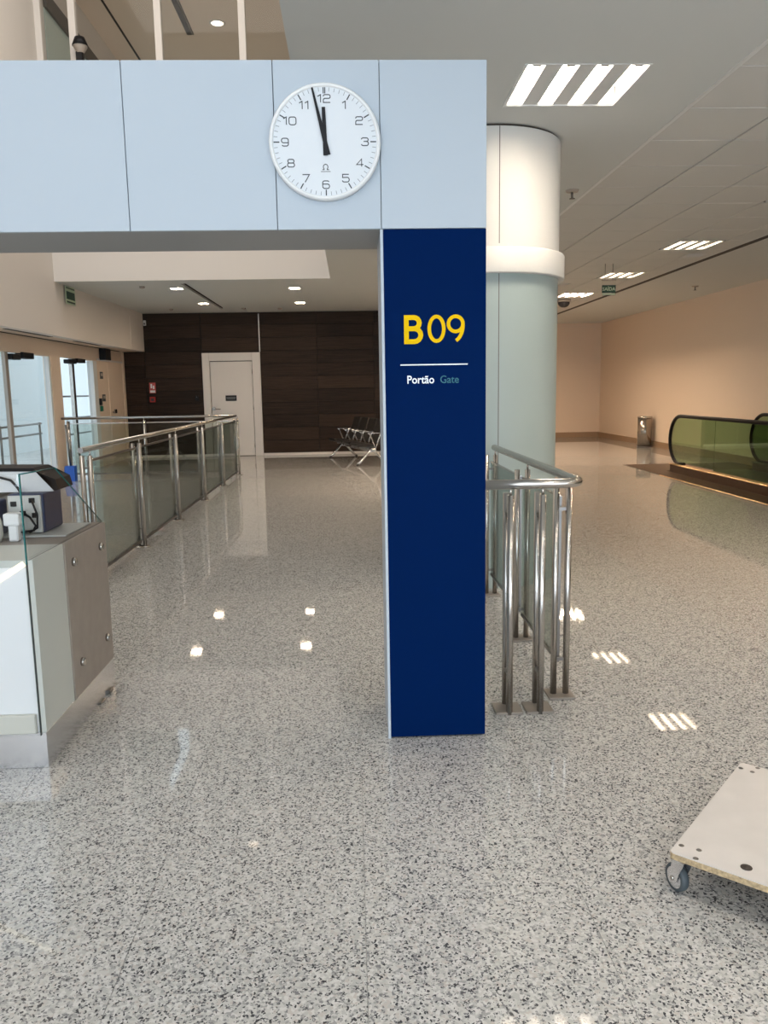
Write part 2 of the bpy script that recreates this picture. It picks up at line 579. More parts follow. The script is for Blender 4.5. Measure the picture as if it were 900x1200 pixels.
def text_mesh(name, body, size, m, parent, loc, rot=(PI / 2, 0, 0), bold=0.0, xscale=1.0, depth=0.001, align='CENTER', label=None):
    cu = bpy.data.curves.new(name + '_curve', 'FONT')
    cu.body = body
    cu.size = size
    cu.offset = bold
    cu.extrude = depth
    cu.align_x = align
    cu.align_y = 'CENTER'
    cu.resolution_u = 3
    t = bpy.data.objects.new(name + '_curve', cu)
    COL.objects.link(t)
    dg = bpy.context.evaluated_depsgraph_get()
    me = bpy.data.meshes.new_from_object(t.evaluated_get(dg))
    bpy.data.objects.remove(t)
    bpy.data.curves.remove(cu)
    me.name = name
    me.materials.clear()
    me.materials.append(m)
    o = link(name, me, parent)
    o.location = Vector(loc) - (origin_of(parent) if parent else Vector())
    o.rotation_euler = rot
    o.scale = (xscale, 1, 1)
    if label:
        o['label'] = label
    return o


# ------------------------------------------------------------------ setting: floor
ZC = 3.378                       # ceiling height
XV, YV = -0.30, 13.85            # edge of the open void / face of the upper gallery
TX0, TX1, TY0, TY1 = -3.292, 4.628, 0.561, 7.141   # area of single floor tiles (0.66 x 0.658)
floor = struct('floor', MB().slab((-5.6, 7.7), (-5.3, 24.4), (-0.12, 0.0), [(TX0, TX1, TY0, TY1)]).box((TX0, TY0, -0.12), (TX1, TY1, -0.004)), GRANITE)
tw, td = 0.66, 0.658
tile_mb = MB().box((-tw / 2 + .0008, -td / 2 + .0008, -0.02), (tw / 2 - .0008, td / 2 - .0008, 0.0))
tile_me = tile_mb.mesh('floor_tile', GRANITE)
for i in range(12):
    for j in range(10):
        link('floor_tile', tile_me, floor, (TX0 + tw * (i + .5), TY0 + td * (j + .5), 0))

# ------------------------------------------------------------------ setting: ceiling
LX = [2.32, 2.98, 3.64, 4.30, 4.96, 5.30]       # ceiling tile columns
PY0, PD = 5.685 - 4 * 0.715, 0.715              # ceiling tile rows
NROW = 30
FIX_ROWS = (3, 7, 11, 15, 19, 23)               # rows with a luminaire in the column 4.30 - 4.96
GYP_FIX = [(1.05, 1.80, 4.94, 5.64), (1.05, 1.80, 0.45, 1.15), (1.05, 1.80, -3.2, -2.5), (0.55, 1.30, 9.2, 9.9), (1.0, 1.75, 12.6, 13.3)]  # the last three are added out of view for light
GYP_FIX2 = [(1.3, 2.05, 15.7, 16.4), (1.45, 2.2, 21.5, 22.2)]  # both added out of view to light the far hall
SPOTS = [(-3.07, 14.95), (-3.05, 17.47), (-0.98, 15.09), (-1.03, 17.54)]
hs = 0.115
spot_holes = [(x - hs, x + hs, y - hs, y + hs) for x, y in SPOTS]
slot_l = (-2.88, -2.78, 14.3, 18.62)
cm = MB().slab((XV, 2.32), (-5.3, YV), (ZC, ZC + 0.14), GYP_FIX + spot_holes)
ceiling = struct('ceiling', cm, CEIL)
part('ceiling_field', MB().slab((-4.84, 2.32), (YV + .001, 24.4), (ZC, ZC + 0.14), GYP_FIX2 + spot_holes + [slot_l]), CEIL, ceiling)
part('ceiling_field', MB().box((5.43, -5.3, ZC), (7.7, 24.4, ZC + 0.14)), CEIL, ceiling)
part('ceiling_backing', MB().box((2.32, -5.3, ZC + 0.16), (5.43, 24.4, ZC + 0.3)).box((-5.0, YV + .13, ZC + .141), (2.32, 24.4, ZC + .3)).box((XV, -5.3, ZC + .141), (2.32, YV, ZC + .3)), TGRID, ceiling)
part('ceiling_slot', MB().box((5.303, -5.3, ZC + 0.003), (5.429, 24.4, ZC + 0.159)), SLOT, ceiling)
part('edge_profile', MB().box((2.305, -5.3, ZC - 0.004), (2.335, 24.4, ZC + 0.012)), PLASTIC_WHITE, ceiling)
part('edge_profile', MB().box((5.28, -5.3, ZC - 0.004), (5.302, 24.4, ZC + 0.03)), CEIL, ceiling)
part('ceiling_slot', MB().box((slot_l[0], slot_l[2], ZC + .05), (slot_l[1], slot_l[3], ZC + .08)).box((slot_l[0] + .045, slot_l[2], ZC + .005), (slot_l[1] - .045, slot_l[3], ZC + .05)), SLOT, ceiling)
# grid of bars above the tile joints
g = MB()
for x in LX[1:-1]:
    g.box((x - .012, -5.3, ZC + .010), (x + .012, 24.4, ZC + .02))
for j in range(-8, NROW + 1):
    g.box((2.335, PY0 + PD * j - .012, ZC + .010), (5.28, PY0 + PD * j + .012, ZC + .02))
gb = part('ceiling_grid', g, TGRID, ceiling)
gb['kind'] = 'stuff'
tile_cache = {}
for i in range(5):
    w = LX[i + 1] - LX[i]
    for j in range(-8, NROW):
        if i == 3 and (j in FIX_ROWS or j in (-1, -5)):
            continue
        if i not in tile_cache:
            a = .007
            tile_cache[i] = MB().box((-w / 2 + a, -PD / 2 + a, 0), (w / 2 - a, PD / 2 - a, .012), .002).mesh('ceiling_tile', TILE)
        link('ceiling_tile', tile_cache[i], ceiling, ((LX[i] + LX[i + 1]) / 2, PY0 + PD * (j + .5), ZC - .001))

# ------------------------------------------------------------------ setting: walls
YB = 19.50
DX0, DX1, DZ = -3.50, -2.13, 2.45     # outside of the white door frame
wall_back = struct('wall_back', MB().slab((-5.6, 2.75), (YB, YB + .15), (0, ZC), [(DX0 + .02, DX1 - .02, -1, DZ - .02)], 'XZ'), SLOT)
cols = [-5.40, -4.84, -3.50, -2.13, -0.78, 0.57, 1.92, 2.75]
rows = [0.062] + [0.062 + 0.3035 * k for k in range(1, 11)] + [3.36]
for i in range(len(cols) - 1):
    for k in range(len(rows) - 1):
        z0, z1 = rows[k], rows[k + 1]
        if cols[i] >= DX0 - .01 and cols[i + 1] <= DX1 + .01:
            z0 = max(z0, DZ)
            if z1 - z0 < 0.02:
                continue
        t = 0.030 + random.uniform(-.004, .004)
        part('wall_panel', MB().box((cols[i] + .005, YB - t, z0 + .004), (cols[i + 1] - .005, YB, z1 - .004), .003), WOOD, wall_back)
part('door_light_block', MB().box((DX0 - .1, YB + .151, 0), (DX1 + .1, YB + .2, DZ + .1)), SLOT, wall_back)  # unseen box added to stop sky light leaking around the door
part('joint_strip', MB().box((DX1 - .016, YB - .036, DZ + .005), (DX1 + .010, YB - .002, 3.34)), PLASTIC_WHITE, wall_back)
struct('baseboard_back', MB().box((DX1 + .002, YB - .045, 0), (2.75, YB, .058), .004), DOOR_WHITE)
struct('baseboard_back_left', MB().box((-5.34, YB - .045, 0), (DX0 - .002, YB, .058), .004), DOOR_WHITE)

# left: wide upper wall, soffit, glazed wall set back under it
XL, XG, ZS = -4.84, -5.35, 2.50
wall_left = struct('wall_left', MB().box((XL - .16, -5.3, ZS), (XL, YB - .04, 9.8)), WHITE_WALL)
part('soffit', MB().box((XG - .2, -5.3, ZS + .002), (XL - .16, YB, ZS + .14)), BEIGE_WALL, wall_left)
part('wall_return', MB().box((XL - .004, 18.34, ZS + .0), (XL + .012, YB - .045, ZC), .002), WHITE_WALL, wall_left)
for y0, y1 in ((12.2, 14.0), (15.2, 16.6)):
    part('soffit_slot', MB().box((-5.06, y0, ZS - .004), (-4.98, y1, ZS + .006)), SLOT, wall_left)
part('soffit_slot', MB().box((XG + .004, 8, ZS - .006), (XG + .045, 19.1, ZS + .004)), SLOT, wall_left)
wl = MB().slab((-5.3, YB), (0, ZS + .1), (XG - .14, XG), [], 'YZ') if False else MB()
wl.slab((XG - .14, XG), (-5.3, YB), (0, ZS + .01), [(11.4, 14.82, -1, 2.215), (15.3, 17.42, -1, 2.225)], 'YZ')
part('wall_lower', wl, BEIGE_WALL, wall_left)

# glazing of the left wall
w1 = struct_empty('window_1', (XG, 13.1, 0), 'wide glass pane beside the beige pillar with bright daylight behind', 'window')
for y0, y1 in ((11.4, 13.02), (13.10, 14.76)):
    part('glass_pane', MB().box((XG - .075, y0, .08), (XG - .063, y1, 2.2)), GLASS_CLEAR, w1)
part('frame', MB().box((XG - .1, 13.0, 0), (XG - .04, 13.11, 2.214), .004), BRONZE, w1)
part('frame', MB().box((XG - .1, 14.755, 0), (XG - .01, 14.818, 2.214), .004), PLASTIC_WHITE, w1)
part('frame', MB().box((XG - .1, 11.405, .0), (XG - .04, 14.755, .09), .004), STEEL_DARK, w1)
part('pivot_fitting', MB().box((XG - .09, 13.12, 2.10), (XG + .03, 13.45, 2.19), .01).box((XG - .09, 13.5, 2.13), (XG + .05, 13.95, 2.23), .01), BLACK, w1)
w2 = struct_empty('door_2', (XG, 16.3, 0), 'glass door leaf standing bright between the beige pillar and white jamb', 'door')
part('glass_pane', MB().box((XG - .075, 15.36, .05), (XG - .063, 16.03, 2.19)), GLASS_CLEAR, w2)
part('glass_pane', MB().box((XG - .075, 16.13, .05), (XG - .063, 17.2, 2.2)), GLASS_CLEAR, w2)
part('frame', MB().box((XG - .1, 16.02, 0), (XG - .03, 16.14, 2.224), .004), STEEL, w2)
part('frame', MB().box((XG - .1, 15.305, 0), (XG - .03, 15.37, 2.224), .004), STEEL, w2)
part('frame', MB().box((XG - .12, 17.18, 0), (XG + .01, 17.42, 2.224), .004), PLASTIC_WHITE, w2)
part('pivot_fitting', MB().box((XG - .09, 15.72, 2.12), (XG + .04, 16.1, 2.20), .01).box((XG - .09, 16.15, 2.15), (XG + .05, 16.6, 2.23), .01), BLACK, w2)
# beige service door at the end of the left wall
d3 = struct_empty('door_3', (XG, 18.8, 0), 'beige flush service door in left wall beside dark panelling', 'door')
part('leaf', MB().box((XG - .01, 18.2, .01), (XG + .012, 19.28, 2.22), .003), BEIGE_WALL, d3)
part('lever_handle', MB().cyl((XG + .008, 18.34, 1.13), (XG + .06, 18.34, 1.13), .02, 10).box((XG + .05, 18.31, 1.10), (XG + .075, 18.48, 1.19), .008), STEEL, d3)
part('head_frame', MB().box((XG - .005, 17.45, 2.235), (XG + .02, 19.4, 2.275), .003), DOOR_WHITE, d3)
part('side_frame', MB().box((XG - .005, 19.33, 0), (XG + .03, 19.46, 2.49), .003), BEIGE_WALL, d3)

# right hand walls
struct('wall_back_right', MB().box((2.6, 24.2, 0), (7.7, 24.35, ZC)), BEIGE_WALL)
struct('wall_back_return', MB().box((2.6, YB + .15, 0), (2.75, 24.2, ZC)), BEIGE_WALL)
struct('wall_right', MB().box((7.52, -5.3, 0), (7.68, 24.2, ZC)), BEIGE_WALL)
struct('baseboard_back_right', MB().box((2.76, 24.17, 0), (7.5, 24.2, .15), .004), BROWN_BASE)
struct('baseboard_right', MB().box((7.49, -5, 0), (7.52, 24.17, .15), .004), BROWN_BASE)
# front wall behind the camera, solid, with the two daylight area lights before it
struct('wall_front', MB().slab((-5.6, 7.7), (-5.3, -5.2), (0, 9.8), [], 'XZ'), WHITE_WALL)

# void beside the ceiling edge and the gallery above
struct('wall_void', MB().box((XV, -5.2, ZC + .302), (XV + .16, 22, 9.8)), WHITE_WALL)
struct('ceiling_void', MB().box((XL, -5.2, 9.6), (XV, 22, 9.8)), CEIL)
struct('wall_gallery', MB().box((XL, YV - .004, ZC - .002), (XV, YV, 4.45)).box((XL, YV, ZC + .142), (XV, YV + .12, 4.45)), WHITE_WALL)
struct('floor_gallery', MB().box((XL, YV + .12, 4.0), (XV, 22, 4.2)), CEIL)
struct('wall_gallery_back', MB().box((XL, 21.9, 4.2), (XV, 22, 9.6)), BEIGE_WALL)
cg = struct('ceiling_gallery', MB().box((XL, YV + .14, 8.6), (XV, 21.9, 8.75)), BEIGE_WALL)
part('ceiling_slot', MB().box((-3.10, 15.0, 8.585), (-3.0, 17.4, 8.601)).box((-2.985, 15.0, 8.585), (-2.965, 17.4, 8.601)), SLOT, cg)
part('ceiling_slot', MB().box((-4.37, 14.2, 8.59), (-4.33, 20, 8.601)), SLOT, cg)
w3 = struct_empty('window_2', (-2.57, YV, 4.45), 'tall gallery glazing with pale upright bars above the portal beam', 'window')
mx = [-4.80, -4.265, -2.925, -1.60, -0.36]
for x in mx:
    part('mullion', MB().box((x - .055, YV + .0, 4.452), (x + .055, YV + .12, 9.6), .006), WHITE_WALL, w3)
for a, b in zip(mx[:-1], mx[1:]):
    part('glass_pane', MB().box((a + .055, YV + .06, 4.452), (b - .055, YV + .07, 9.6)), GLASS_SIDE, w3)
w4 = struct_empty('window_3', (XL, 17, 5.5), 'pale green side window inside the gallery at far left', 'window')
part('glass_pane', MB().box((XL + .004, 14.3, 4.4), (XL + .014, 20.5, 7.75)), mat('pale_green_window', (0.62, 0.74, 0.70), 0.2), w4)
part('frame', MB().box((XL + .002, 14.3, 7.75), (XL + .06, 20.5, 8.0)), TGRID, w4)
part('frame', MB().box((XL + .002, 15.6, 4.4), (XL + .05, 15.68, 7.75)), BRONZE, w4)

# outside the left glazing
struct('floor_outside', MB().box((-40, 8, -.15), (-5.6, 60, -.02)), CONCRETE)
struct('wall_outside', MB().box((-9.3, 20.4, -.02), (-9.0, 25.4, 5.0)), EXT_WHITE)
er = thing('outdoor_railing', 'thin twin rail seen through the wide glass pane at far left', 'railing', (-7, 17.7, -.02))
for z in (.90, .68):
    part('rail', MB().cyl((-7, 16.2, z), (-7, 18.5, z), .022, 8), STEEL_DARK, er)
for y in (16.35, 18.4):
    part('post', MB().cyl((-7, y, -.02), (-7, y, .93), .025, 8), STEEL_DARK, er)
er = thing('outdoor_railing', 'tall thin rail seen through the glass door', 'railing', (-7, 20.8, -.02))
for z in (1.49, .95, .55):
    part('rail', MB().cyl((-7, 19.3, z), (-7, 22.4, z), .022, 8), STEEL_DARK, er)
for y in (19.4, 20.9, 22.3):
    part('post', MB().cyl((-7, y, -.02), (-7, y, 1.52), .028, 8), STEEL_DARK, er)

# white door in the dark wall
d1 = struct_empty('door_1', (-2.83, YB, 0), 'white door in a wide white frame in the dark panelled wall', 'door')
fr = MB().box((DX0, YB - .07, 0), (DX0 + .17, YB + .06, DZ), .006).box((DX1 - .2, YB - .07, 0), (DX1, YB + .06, DZ), .006)
part('jamb', MB().box((DX0, YB - .07, 0), (DX0 + .17, YB + .06, DZ), .006), DOOR_WHITE, d1)
part('jamb', MB().box((DX1 - .19, YB - .07, 0), (DX1, YB + .06, DZ), .006), DOOR_WHITE, d1)
part('lintel', MB().box((DX0 + .17, YB - .07, DZ - .19), (DX1 - .19, YB + .06, DZ), .006), DOOR_WHITE, d1)
leaf = part('leaf', MB().box((DX0 + .185, YB - .035, .012), (DX1 - .205, YB + .02, DZ - .205), .004), DOOR_WHITE, d1)
part('lever_handle', MB().cyl((-3.27, YB - .036, 1.14), (-3.27, YB - .055, 1.14), .045, 14).cyl((-3.27, YB - .055, 1.14), (-3.27, YB - .09, 1.14), .014, 10).cyl((-3.27, YB - .085, 1.14), (-3.11, YB - .085, 1.13), .013, 10), STEEL, leaf)
sg = part('name_plate', MB().box((-2.985, YB - .041, 1.32), (-2.725, YB - .036, 1.45), .002), BLACK, leaf, 'small black name plate with two grey lines')
part('plate_print', MB().box((-2.965, YB - .043, 1.392), (-2.745, YB - .0412, 1.408)).box((-2.955, YB - .043, 1.362), (-2.755, YB - .0412, 1.378)), PALE_INK, leaf)
for z in (.25, 1.15, 2.0):
    part('hinge', MB().cyl((DX1 - .198, YB - .045, z - .05), (DX1 - .198, YB - .045, z + .05), .012, 8), STEEL, d1)

# ------------------------------------------------------------------ gate portal with blue gate sign
YP = 3.36
PX0, PX1 = 0.140, 0.563
ZB0, ZB1 = 2.169, 2.803
YK = 3.84
portal = thing('gate_portal', 'pale blue panelled portal beam on navy blue gate pillar', 'portal', ((PX0 + PX1) / 2, (YP + YK) / 2, 0))
part('core', MB().box((-3.3, YP + .02, ZB0 + .012), (PX1 - .006, YK - .01, ZB1 - .004)).box((PX0 + .008, YP + .02, 0), (PX1 - .006, YP + .42, ZB0 + .012)), JOINT, portal)
for a, b in ((-3.3, -1.80), (-1.7975, -.8625), (-.8597, -.2785), (-.2757, PX0 - .0025), (PX0 + .000, PX1)):
    part('fascia_panel', MB().box((a, YP, ZB0 + (.0 if a < PX0 - .01 else -.0)), (b, YP + .02, ZB1), .0015), PANEL, portal)
part('soffit_panel', MB().box((-3.3, YP + .021, ZB0 + .001), (PX0 - .002, YK - .012, ZB0 + .012)), SOFFIT, portal)
part('soffit_panel', MB().box((-3.3, YK - .012, ZB0 + .001), (PX0 + .3, YK, ZB1 - .004)), SOFFIT, portal)
part('side_panel', MB().box((PX0 - .006, YP + .008, 0), (PX0 + .008, YP + .40, ZB0 - .001), .001), PANEL, portal, 'pale aluminium side of the pillar')
part('side_panel', MB().box((PX1 - .006, YP + .021, 0), (PX1, YP + .42, ZB1 - .004), .001), PANEL, portal)
part('top_panel', MB().box((-3.3, YP + .021, ZB1 - .004), (PX1, YK, ZB1)), PANEL, portal)
part('sign_panel', MB().box((PX0 + .004, YP - .003, .008), (PX1 - .001, YP + .02, ZB0 - .003), .0015), BLUE, portal, 'navy blue gate sign face')
part('corner_trim', MB().box((PX0 - .008, YP - .002, .0), (PX0 + .004, YP + .012, ZB0 - .002), .001), PANEL, portal)
part('pillar', MB().box((-3.3, YP + .03, 0), (-2.88, YP + .42, ZB0)), BLUE, portal)
# B 09 in yellow
yt = YP - .0032


def glyph(name, strokes, x0, z0, w, h, wd, m):
    mb = MB()
    for k, (pts, closed) in enumerate(strokes):     # each stroke a hair lower than the one before, so that none lie in one plane
        ribbon(mb, [(x0 + p[0] * w, z0 + p[1] * h) for p in pts], wd, .0016 - .0004 * k, closed)
    bmesh.ops.translate(mb.bm, verts=mb.bm.verts, vec=(0, yt, 0))
    return part(name, mb, m, portal)


bs = .0195
glyph('letter', [([(0, -.0286), (0, 1.0286)], False),
                 ([(.0, .94), (.52, .94)] + arc(.52, .735, .40, .205, 90, -90, 8)[1:] + [(0.0, .53)], False),
                 ([(.0, .531), (.56, .531)] + arc(.56, .295, .46, .236, 90, -90, 8)[1:] + [(0, .059)], False)], .2335, 1.7155, .058, .110, bs, YELLOW)
glyph('digit', [(arc(.5, .5, .5, .5, 90, -270, 28)[:-1], True)], .3275, 1.7230, .060, .0985, .0145, YELLOW)
glyph('digit', [(arc(.5, .70, .5, .30, 0, 360, 24)[:-1], True), (arc(.28, .66, .72, .66, 8, -70, 10), False)], .4065, 1.7200, .060, .1015, .0145, YELLOW)
part('divider_line', MB().box((.207, yt - .0012, 1.6255), (.486, yt, 1.6305)), WHITE_INK, portal)
text_mesh('caption', 'Port\u00e3o', .046, WHITE_INK, portal, (.290, yt - .0006, 1.5660), bold=.0007, xscale=.90, depth=.0004)
text_mesh('caption', 'Gate', .044, TEAL_INK, portal, (.410, yt - .0006, 1.5655), bold=.0002, xscale=.92, depth=.0004)

# ------------------------------------------------------------------ wall clock
CX, CZ, CR = -.0785, 2.491, .2175
clock = thing('wall_clock', 'round white clock on portal panel reading about two minutes to twelve', 'clock', (CX, YP - .001, CZ))
yc = YP - .001
part('case', MB().lathe([(0, 0), (CR, 0), (CR + .001, .030), (CR - .004, .039), (CR - .010, .041), (CR - .014, .036), (CR - .015, .031)], (CX, yc, CZ), 64, 'Y'), PLASTIC_WHITE, clock)
part('dial', MB().lathe([(CR - .0148, .026), (CR - .0148, .031), (0, .031)], (CX, yc, CZ), 64, 'Y', smooth=False), DIAL, clock)
yd = yc - .0312
R = CR - .012


def radial(mb, ang, r0, r1, w, w1=None, y=yd, d=.0006):
    w1 = w if w1 is None else w1
    s, c = math.sin(math.radians(ang)), math.cos(math.radians(ang))
    def P(r, o): return (CX + r * s + o * c, y, CZ + r * c - o * s)
    mb.prism([P(r0, -w / 2), P(r0, w / 2), P(r1, w1 / 2), P(r1, -w1 / 2)], (0, -d, 0))


for k in range(60):
    mb = MB()
    if k == 0:
        radial(mb, -.6, R * .865, R * .975, .0040)
        radial(mb, 1.3, R * .865, R * .975, .0040)
        part('hour_mark', mb, GREY_INK, clock)
    elif k % 5 == 0:
        radial(mb, k * 6, R * .865, R * .975, .0045)
        part('hour_mark', mb, GREY_INK, clock)
    else:
        radial(mb, k * 6, R * .905, R * .975, .0019)
        part('minute_mark', mb, PALE_INK, clock)
for k in range(1, 13):
    a = math.radians(k * 30)
    rr = R * (.775 if k in (6, 12) else .76)
    mb = MB()
    digits(mb, str(k), CX + rr * math.sin(a) * 1.0, CZ + rr * math.cos(a), .027, .0285, .0075, .0036, .0006, yd)
    part('numeral', mb, GREY_INK, clock)
mb = MB()
ribbon(mb, [(CX + p[0], CZ - .094 + p[1]) for p in [(-.013, -.009), (-.006, -.009)] + arc(0, .001, .009, .010, 228, -48, 12) + [(.006, -.009), (.013, -.009)]], .0032, .0006)
bmesh.ops.translate(mb.bm, verts=mb.bm.verts, vec=(0, yd, 0))
part('emblem', mb, GREY_INK, clock)
part('emblem_line', MB().box((CX - .019, yd - .0005, CZ - .1115), (CX + .019, yd, CZ - .1085)), PALE_INK, clock)
mb = MB(); radial(mb, -1.2, -.25 * R, .62 * R, .017, .0135, yd - .004, .0015)
part('hour_hand', mb, BLACK, clock)
mb = MB(); radial(mb, -12.9, -.25 * R, .985 * R, .019, .007, yd - .007, .0015)
part('minute_hand', mb, BLACK, clock)
part('hand_axle', MB().cyl((CX, yd, CZ), (CX, yd - .010, CZ), .006, 12), BLACK, clock)

# ------------------------------------------------------------------ round column
KX, KY, KR = 1.085, 6.56, .572
column = thing('round_column', 'thick round column with white head, collar and grey green shaft', 'column', (KX, KY, 0))
part('shaft', MB().lathe([(KR, 0), (KR, 2.36)], (KX, KY, 0), 72), COL_GREY, column, 'grey green lower shaft')
part('collar', MB().lathe([(KR, 2.352), (KR + .048, 2.352), (KR + .05, 2.36), (KR + .05, 2.525), (KR + .042, 2.535), (KR, 2.535)], (KX, KY, 0), 72), COL_WHITE, column)
part('head', MB().lathe([(KR + .006, 2.53), (KR + .006, 3.362)], (KX, KY, 0), 72), COL_WHITE, column, 'white upper drum')
part('shadow_gap', MB().lathe([(KR - .006, 3.35), (KR - .006, ZC)], (KX, KY, 0), 72), SLOT, column)
for z0, z1, rr in ((2.56, 3.36, KR + .006), (0, 2.35, KR)):
    a = -PI / 2 + .02
    x, y = KX + rr * math.cos(a), KY + rr * math.sin(a)
    part('cladding_joint', MB().box((x - .003, y - .0012, z0), (x + .003, y + .01, z1)), TGRID, column)

# ------------------------------------------------------------------ steel railing by the pillar
rail = thing('steel_railing', 'short steel railing with square foot plates between blue pillar and column', 'railing', (1.0, 4.6, 0))
RX, RY = 1.045, 3.585
path = [(PX1 + .001, RY, 1.095), (RX - .10, RY, 1.095)] + [(RX - .10 + .10 * math.sin(t), RY + .10 - .10 * math.cos(t), 1.095) for t in [PI / 2 * i / 8 for i in range(1, 9)]] + [(RX, 5.86, 1.095)]
part('handrail', MB().tube(path, .0225, 16), STEEL, rail)


def post_pair(x, y, along, root, plate=.13, name='post', round_base=False, pin=1, h=1.045, r=.016, sp=.036, ht=1.08):
    ox, oy = (0, sp) if along == 'X' else (sp, 0)
    if round_base:
        base = MB().lathe([(0, .012), (.05, .012), (.052, .008), (.052, .0), (0, 0)], (x - ox * pin * -1, y - oy, 0), 16).lathe([(0, .012), (.05, .012), (.052, .008), (.052, .0), (0, 0)], (x - ox * pin, y + oy, 0), 16)
    else:
        base = MB().box((x - plate / 2, y - plate / 2, 0), (x + plate / 2, y + plate / 2, .012), .002)
    o = part(name, MB().cyl((x + ox * pin, y - oy, .0), (x + ox * pin, y - oy, h), r, 14), STEEL, root)
    part('base_plate', base, STEEL if round_base else PLATE, o)
    part('inner_tube', MB().cyl((x - ox * pin, y + oy, .0), (x - ox * pin, y + oy, h), r, 14), STEEL, o)
    part('rail_pin', MB().cyl((x + ox * pin, y - oy, h), (x + ox * pin, y - oy, ht), .006, 8), STEEL, o)
    for z in (.19, h - .1):
        part('glass_clamp', MB().box((x - (ox or .007), y - (oy or .007), z - .008), (x + (ox or .007), y + (oy or .007), z + .008)), STEEL_DARK, o)
    return o


for x in (.715, .862):
    post_pair(x, RY + .052, 'X', rail, sp=.052)
for y in (3.80, 4.72, 5.80):
    post_pair(1.010, y, 'Y', rail, sp=.031)
for y0, y1 in ((3.835, 4.685), (4.755, 5.765)):
    gp = part('glass_panel', MB().box((1.003, y0, .17), (1.013, y1, 1.0)), GLASS, rail)
    part('glass_edge', MB().box((1.001, y0 - .006, .17), (1.015, y0, 1.0)), STEEL_DARK, gp)
    part('edge_channel', MB().box((1.000, y0, .160), (1.016, y1, .174)), STEEL_DARK, gp)
    part('edge_channel', MB().box((1.000, y0, .995), (1.016, y1, 1.004)), STEEL, gp)

# ------------------------------------------------------------------ long glass railing on the left
gr = thing('glass_railing', 'long steel and glass railing turning a corner before the white door', 'railing', (-2.13, 10.7, 0))
GX, GY0, GY1 = -2.135, 6.46, 15.1
cr = .08
path = [(GX, GY0 - .06, 1.095), (GX, GY1 - cr, 1.095)] + [(GX - cr + cr * math.cos(t), GY1 - cr + cr * math.sin(t), 1.095) for t in [PI / 2 * i / 6 for i in range(1, 7)]] + [(XG + .01, GY1, 1.095)]
part('handrail', MB().tube(path, .0225, 14), STEEL, gr)
pys = [6.52, 8.035, 9.70, 11.44, 13.185, 15.0]
for y in pys:
    post_pair(GX, y, 'Y', gr, round_base=True, r=.019, sp=.032)
for a, b in zip(pys[:-1], pys[1:]):
    gp = part('glass_panel', MB().box((GX - .005, a + .045, .07), (GX + .005, b - .045, 1.0)), GLASS, gr)
    part('glass_edge', MB().box((GX - .008, a + .035, .07), (GX + .008, a + .045, 1.0)), STEEL_DARK, gp)
    part('edge_channel', MB().box((GX - .011, a + .04, .055), (GX + .011, b - .04, .082)), STEEL_DARK, gp)
    part('edge_channel', MB().box((GX - .011, a + .04, .99), (GX + .011, b - .04, 1.008)), STEEL_DARK, gp)
pxs = [-2.22, -3.83, -5.22]
for x in pxs[1:]:
    post_pair(x, GY1, 'X', gr, round_base=True, r=.019, sp=.032)
for a, b in zip(pxs[:-1], pxs[1:]):
    gp = part('glass_panel', MB().box((b + .045, GY1 - .005, .07), (a - .045, GY1 + .005, 1.0)), GLASS, gr)
    part('edge_channel', MB().box((b + .04, GY1 - .011, .055), (a - .04, GY1 + .011, .082)), STEEL_DARK, gp)
    part('edge_channel', MB().box((b + .04, GY1 - .011, .99), (a - .04, GY1 + .011, 1.008)), STEEL, gp)

# ------------------------------------------------------------------ boarding counter
cn = thing('boarding_counter', 'white and taupe gate counter with glass front on aluminium plinth', 'counter', (-2.0, 3.67, 0))
QX0, QX1, QY0, QY1, QZ = -2.7, -1.29, 3.20, 4.14, .878
part('plinth', MB().box((QX0, QY0 - .008, .0), (QX1 + .002, QY1 + .002, .1515), .001), ALU, cn, 'bright aluminium plinth')
part('cabinet', MB().box((QX0, QY0 + .03, .15), (QX1 - .01, QY1 - .01, QZ - .03)), PALE_LAMINATE, cn)
part('front_panel', MB().box((QX0, QY0 + .005, .15), (QX1 - .03, QY0 + .03, QZ - .004), .001), WHITE_LAMINATE, cn, 'glossy white front behind glass')
part('end_panel', MB().box((QX1 - .03, QY0 + .004, .15), (QX1, QY0 + .345, QZ), .001), PALE_LAMINATE, cn, 'pale grey front part of the counter end')
ep = part('end_panel', MB().box((QX1 - .02, QY0 + .348, .152), (QX1 + .006, QY1, QZ), .002), TAUPE, cn, 'taupe laminate back part of the counter end')
part('worktop', MB().box((QX0, QY0 + .004, QZ - .03), (QX1 - .031, QY0 + .346, QZ), .001), PALE_LAMINATE, cn)
part('worktop', MB().box((QX0, QY0 + .348, QZ - .03), (QX1 - .021, QY1, QZ), .001), TAUPE, cn)
for y, z in ((3.640, .776), (4.035, .770), (3.655, .297), (4.04, .293)):
    part('stud', MB().lathe([(0, .016), (.016, .016), (.020, .012), (.020, 0), (0, 0)], (QX1 + .006, y, z), 18, 'X'), STEEL, ep)
part('front_glass', MB().box((QX0, QY0 - .032, .149), (QX1 - .012, QY0 - .022, 1.228)), GLASS_CLEAR, cn)
part('glass_edge', MB().box((QX1 - .0125, QY0 - .033, QZ - .012), (QX1 - .009, QY0 - .021, 1.229)), GLASS_EDGE, cn)
part('glass_edge', MB().box((QX1 - .0125, QY0 - .033, .150), (QX1 - .009, QY0 - .021, QZ - .012)), GLASS_EDGE_DARK, cn)
sy = [(QY0 - .02, 1.226), (3.545, 1.216), (4.135, QZ + .002), (QY0 - .02, QZ + .002)]
part('side_glass', MB().prism([(QX1 - .012, y, z) for y, z in sy], (.008, 0, 0)), GLASS_SIDE, cn)
mb = MB()
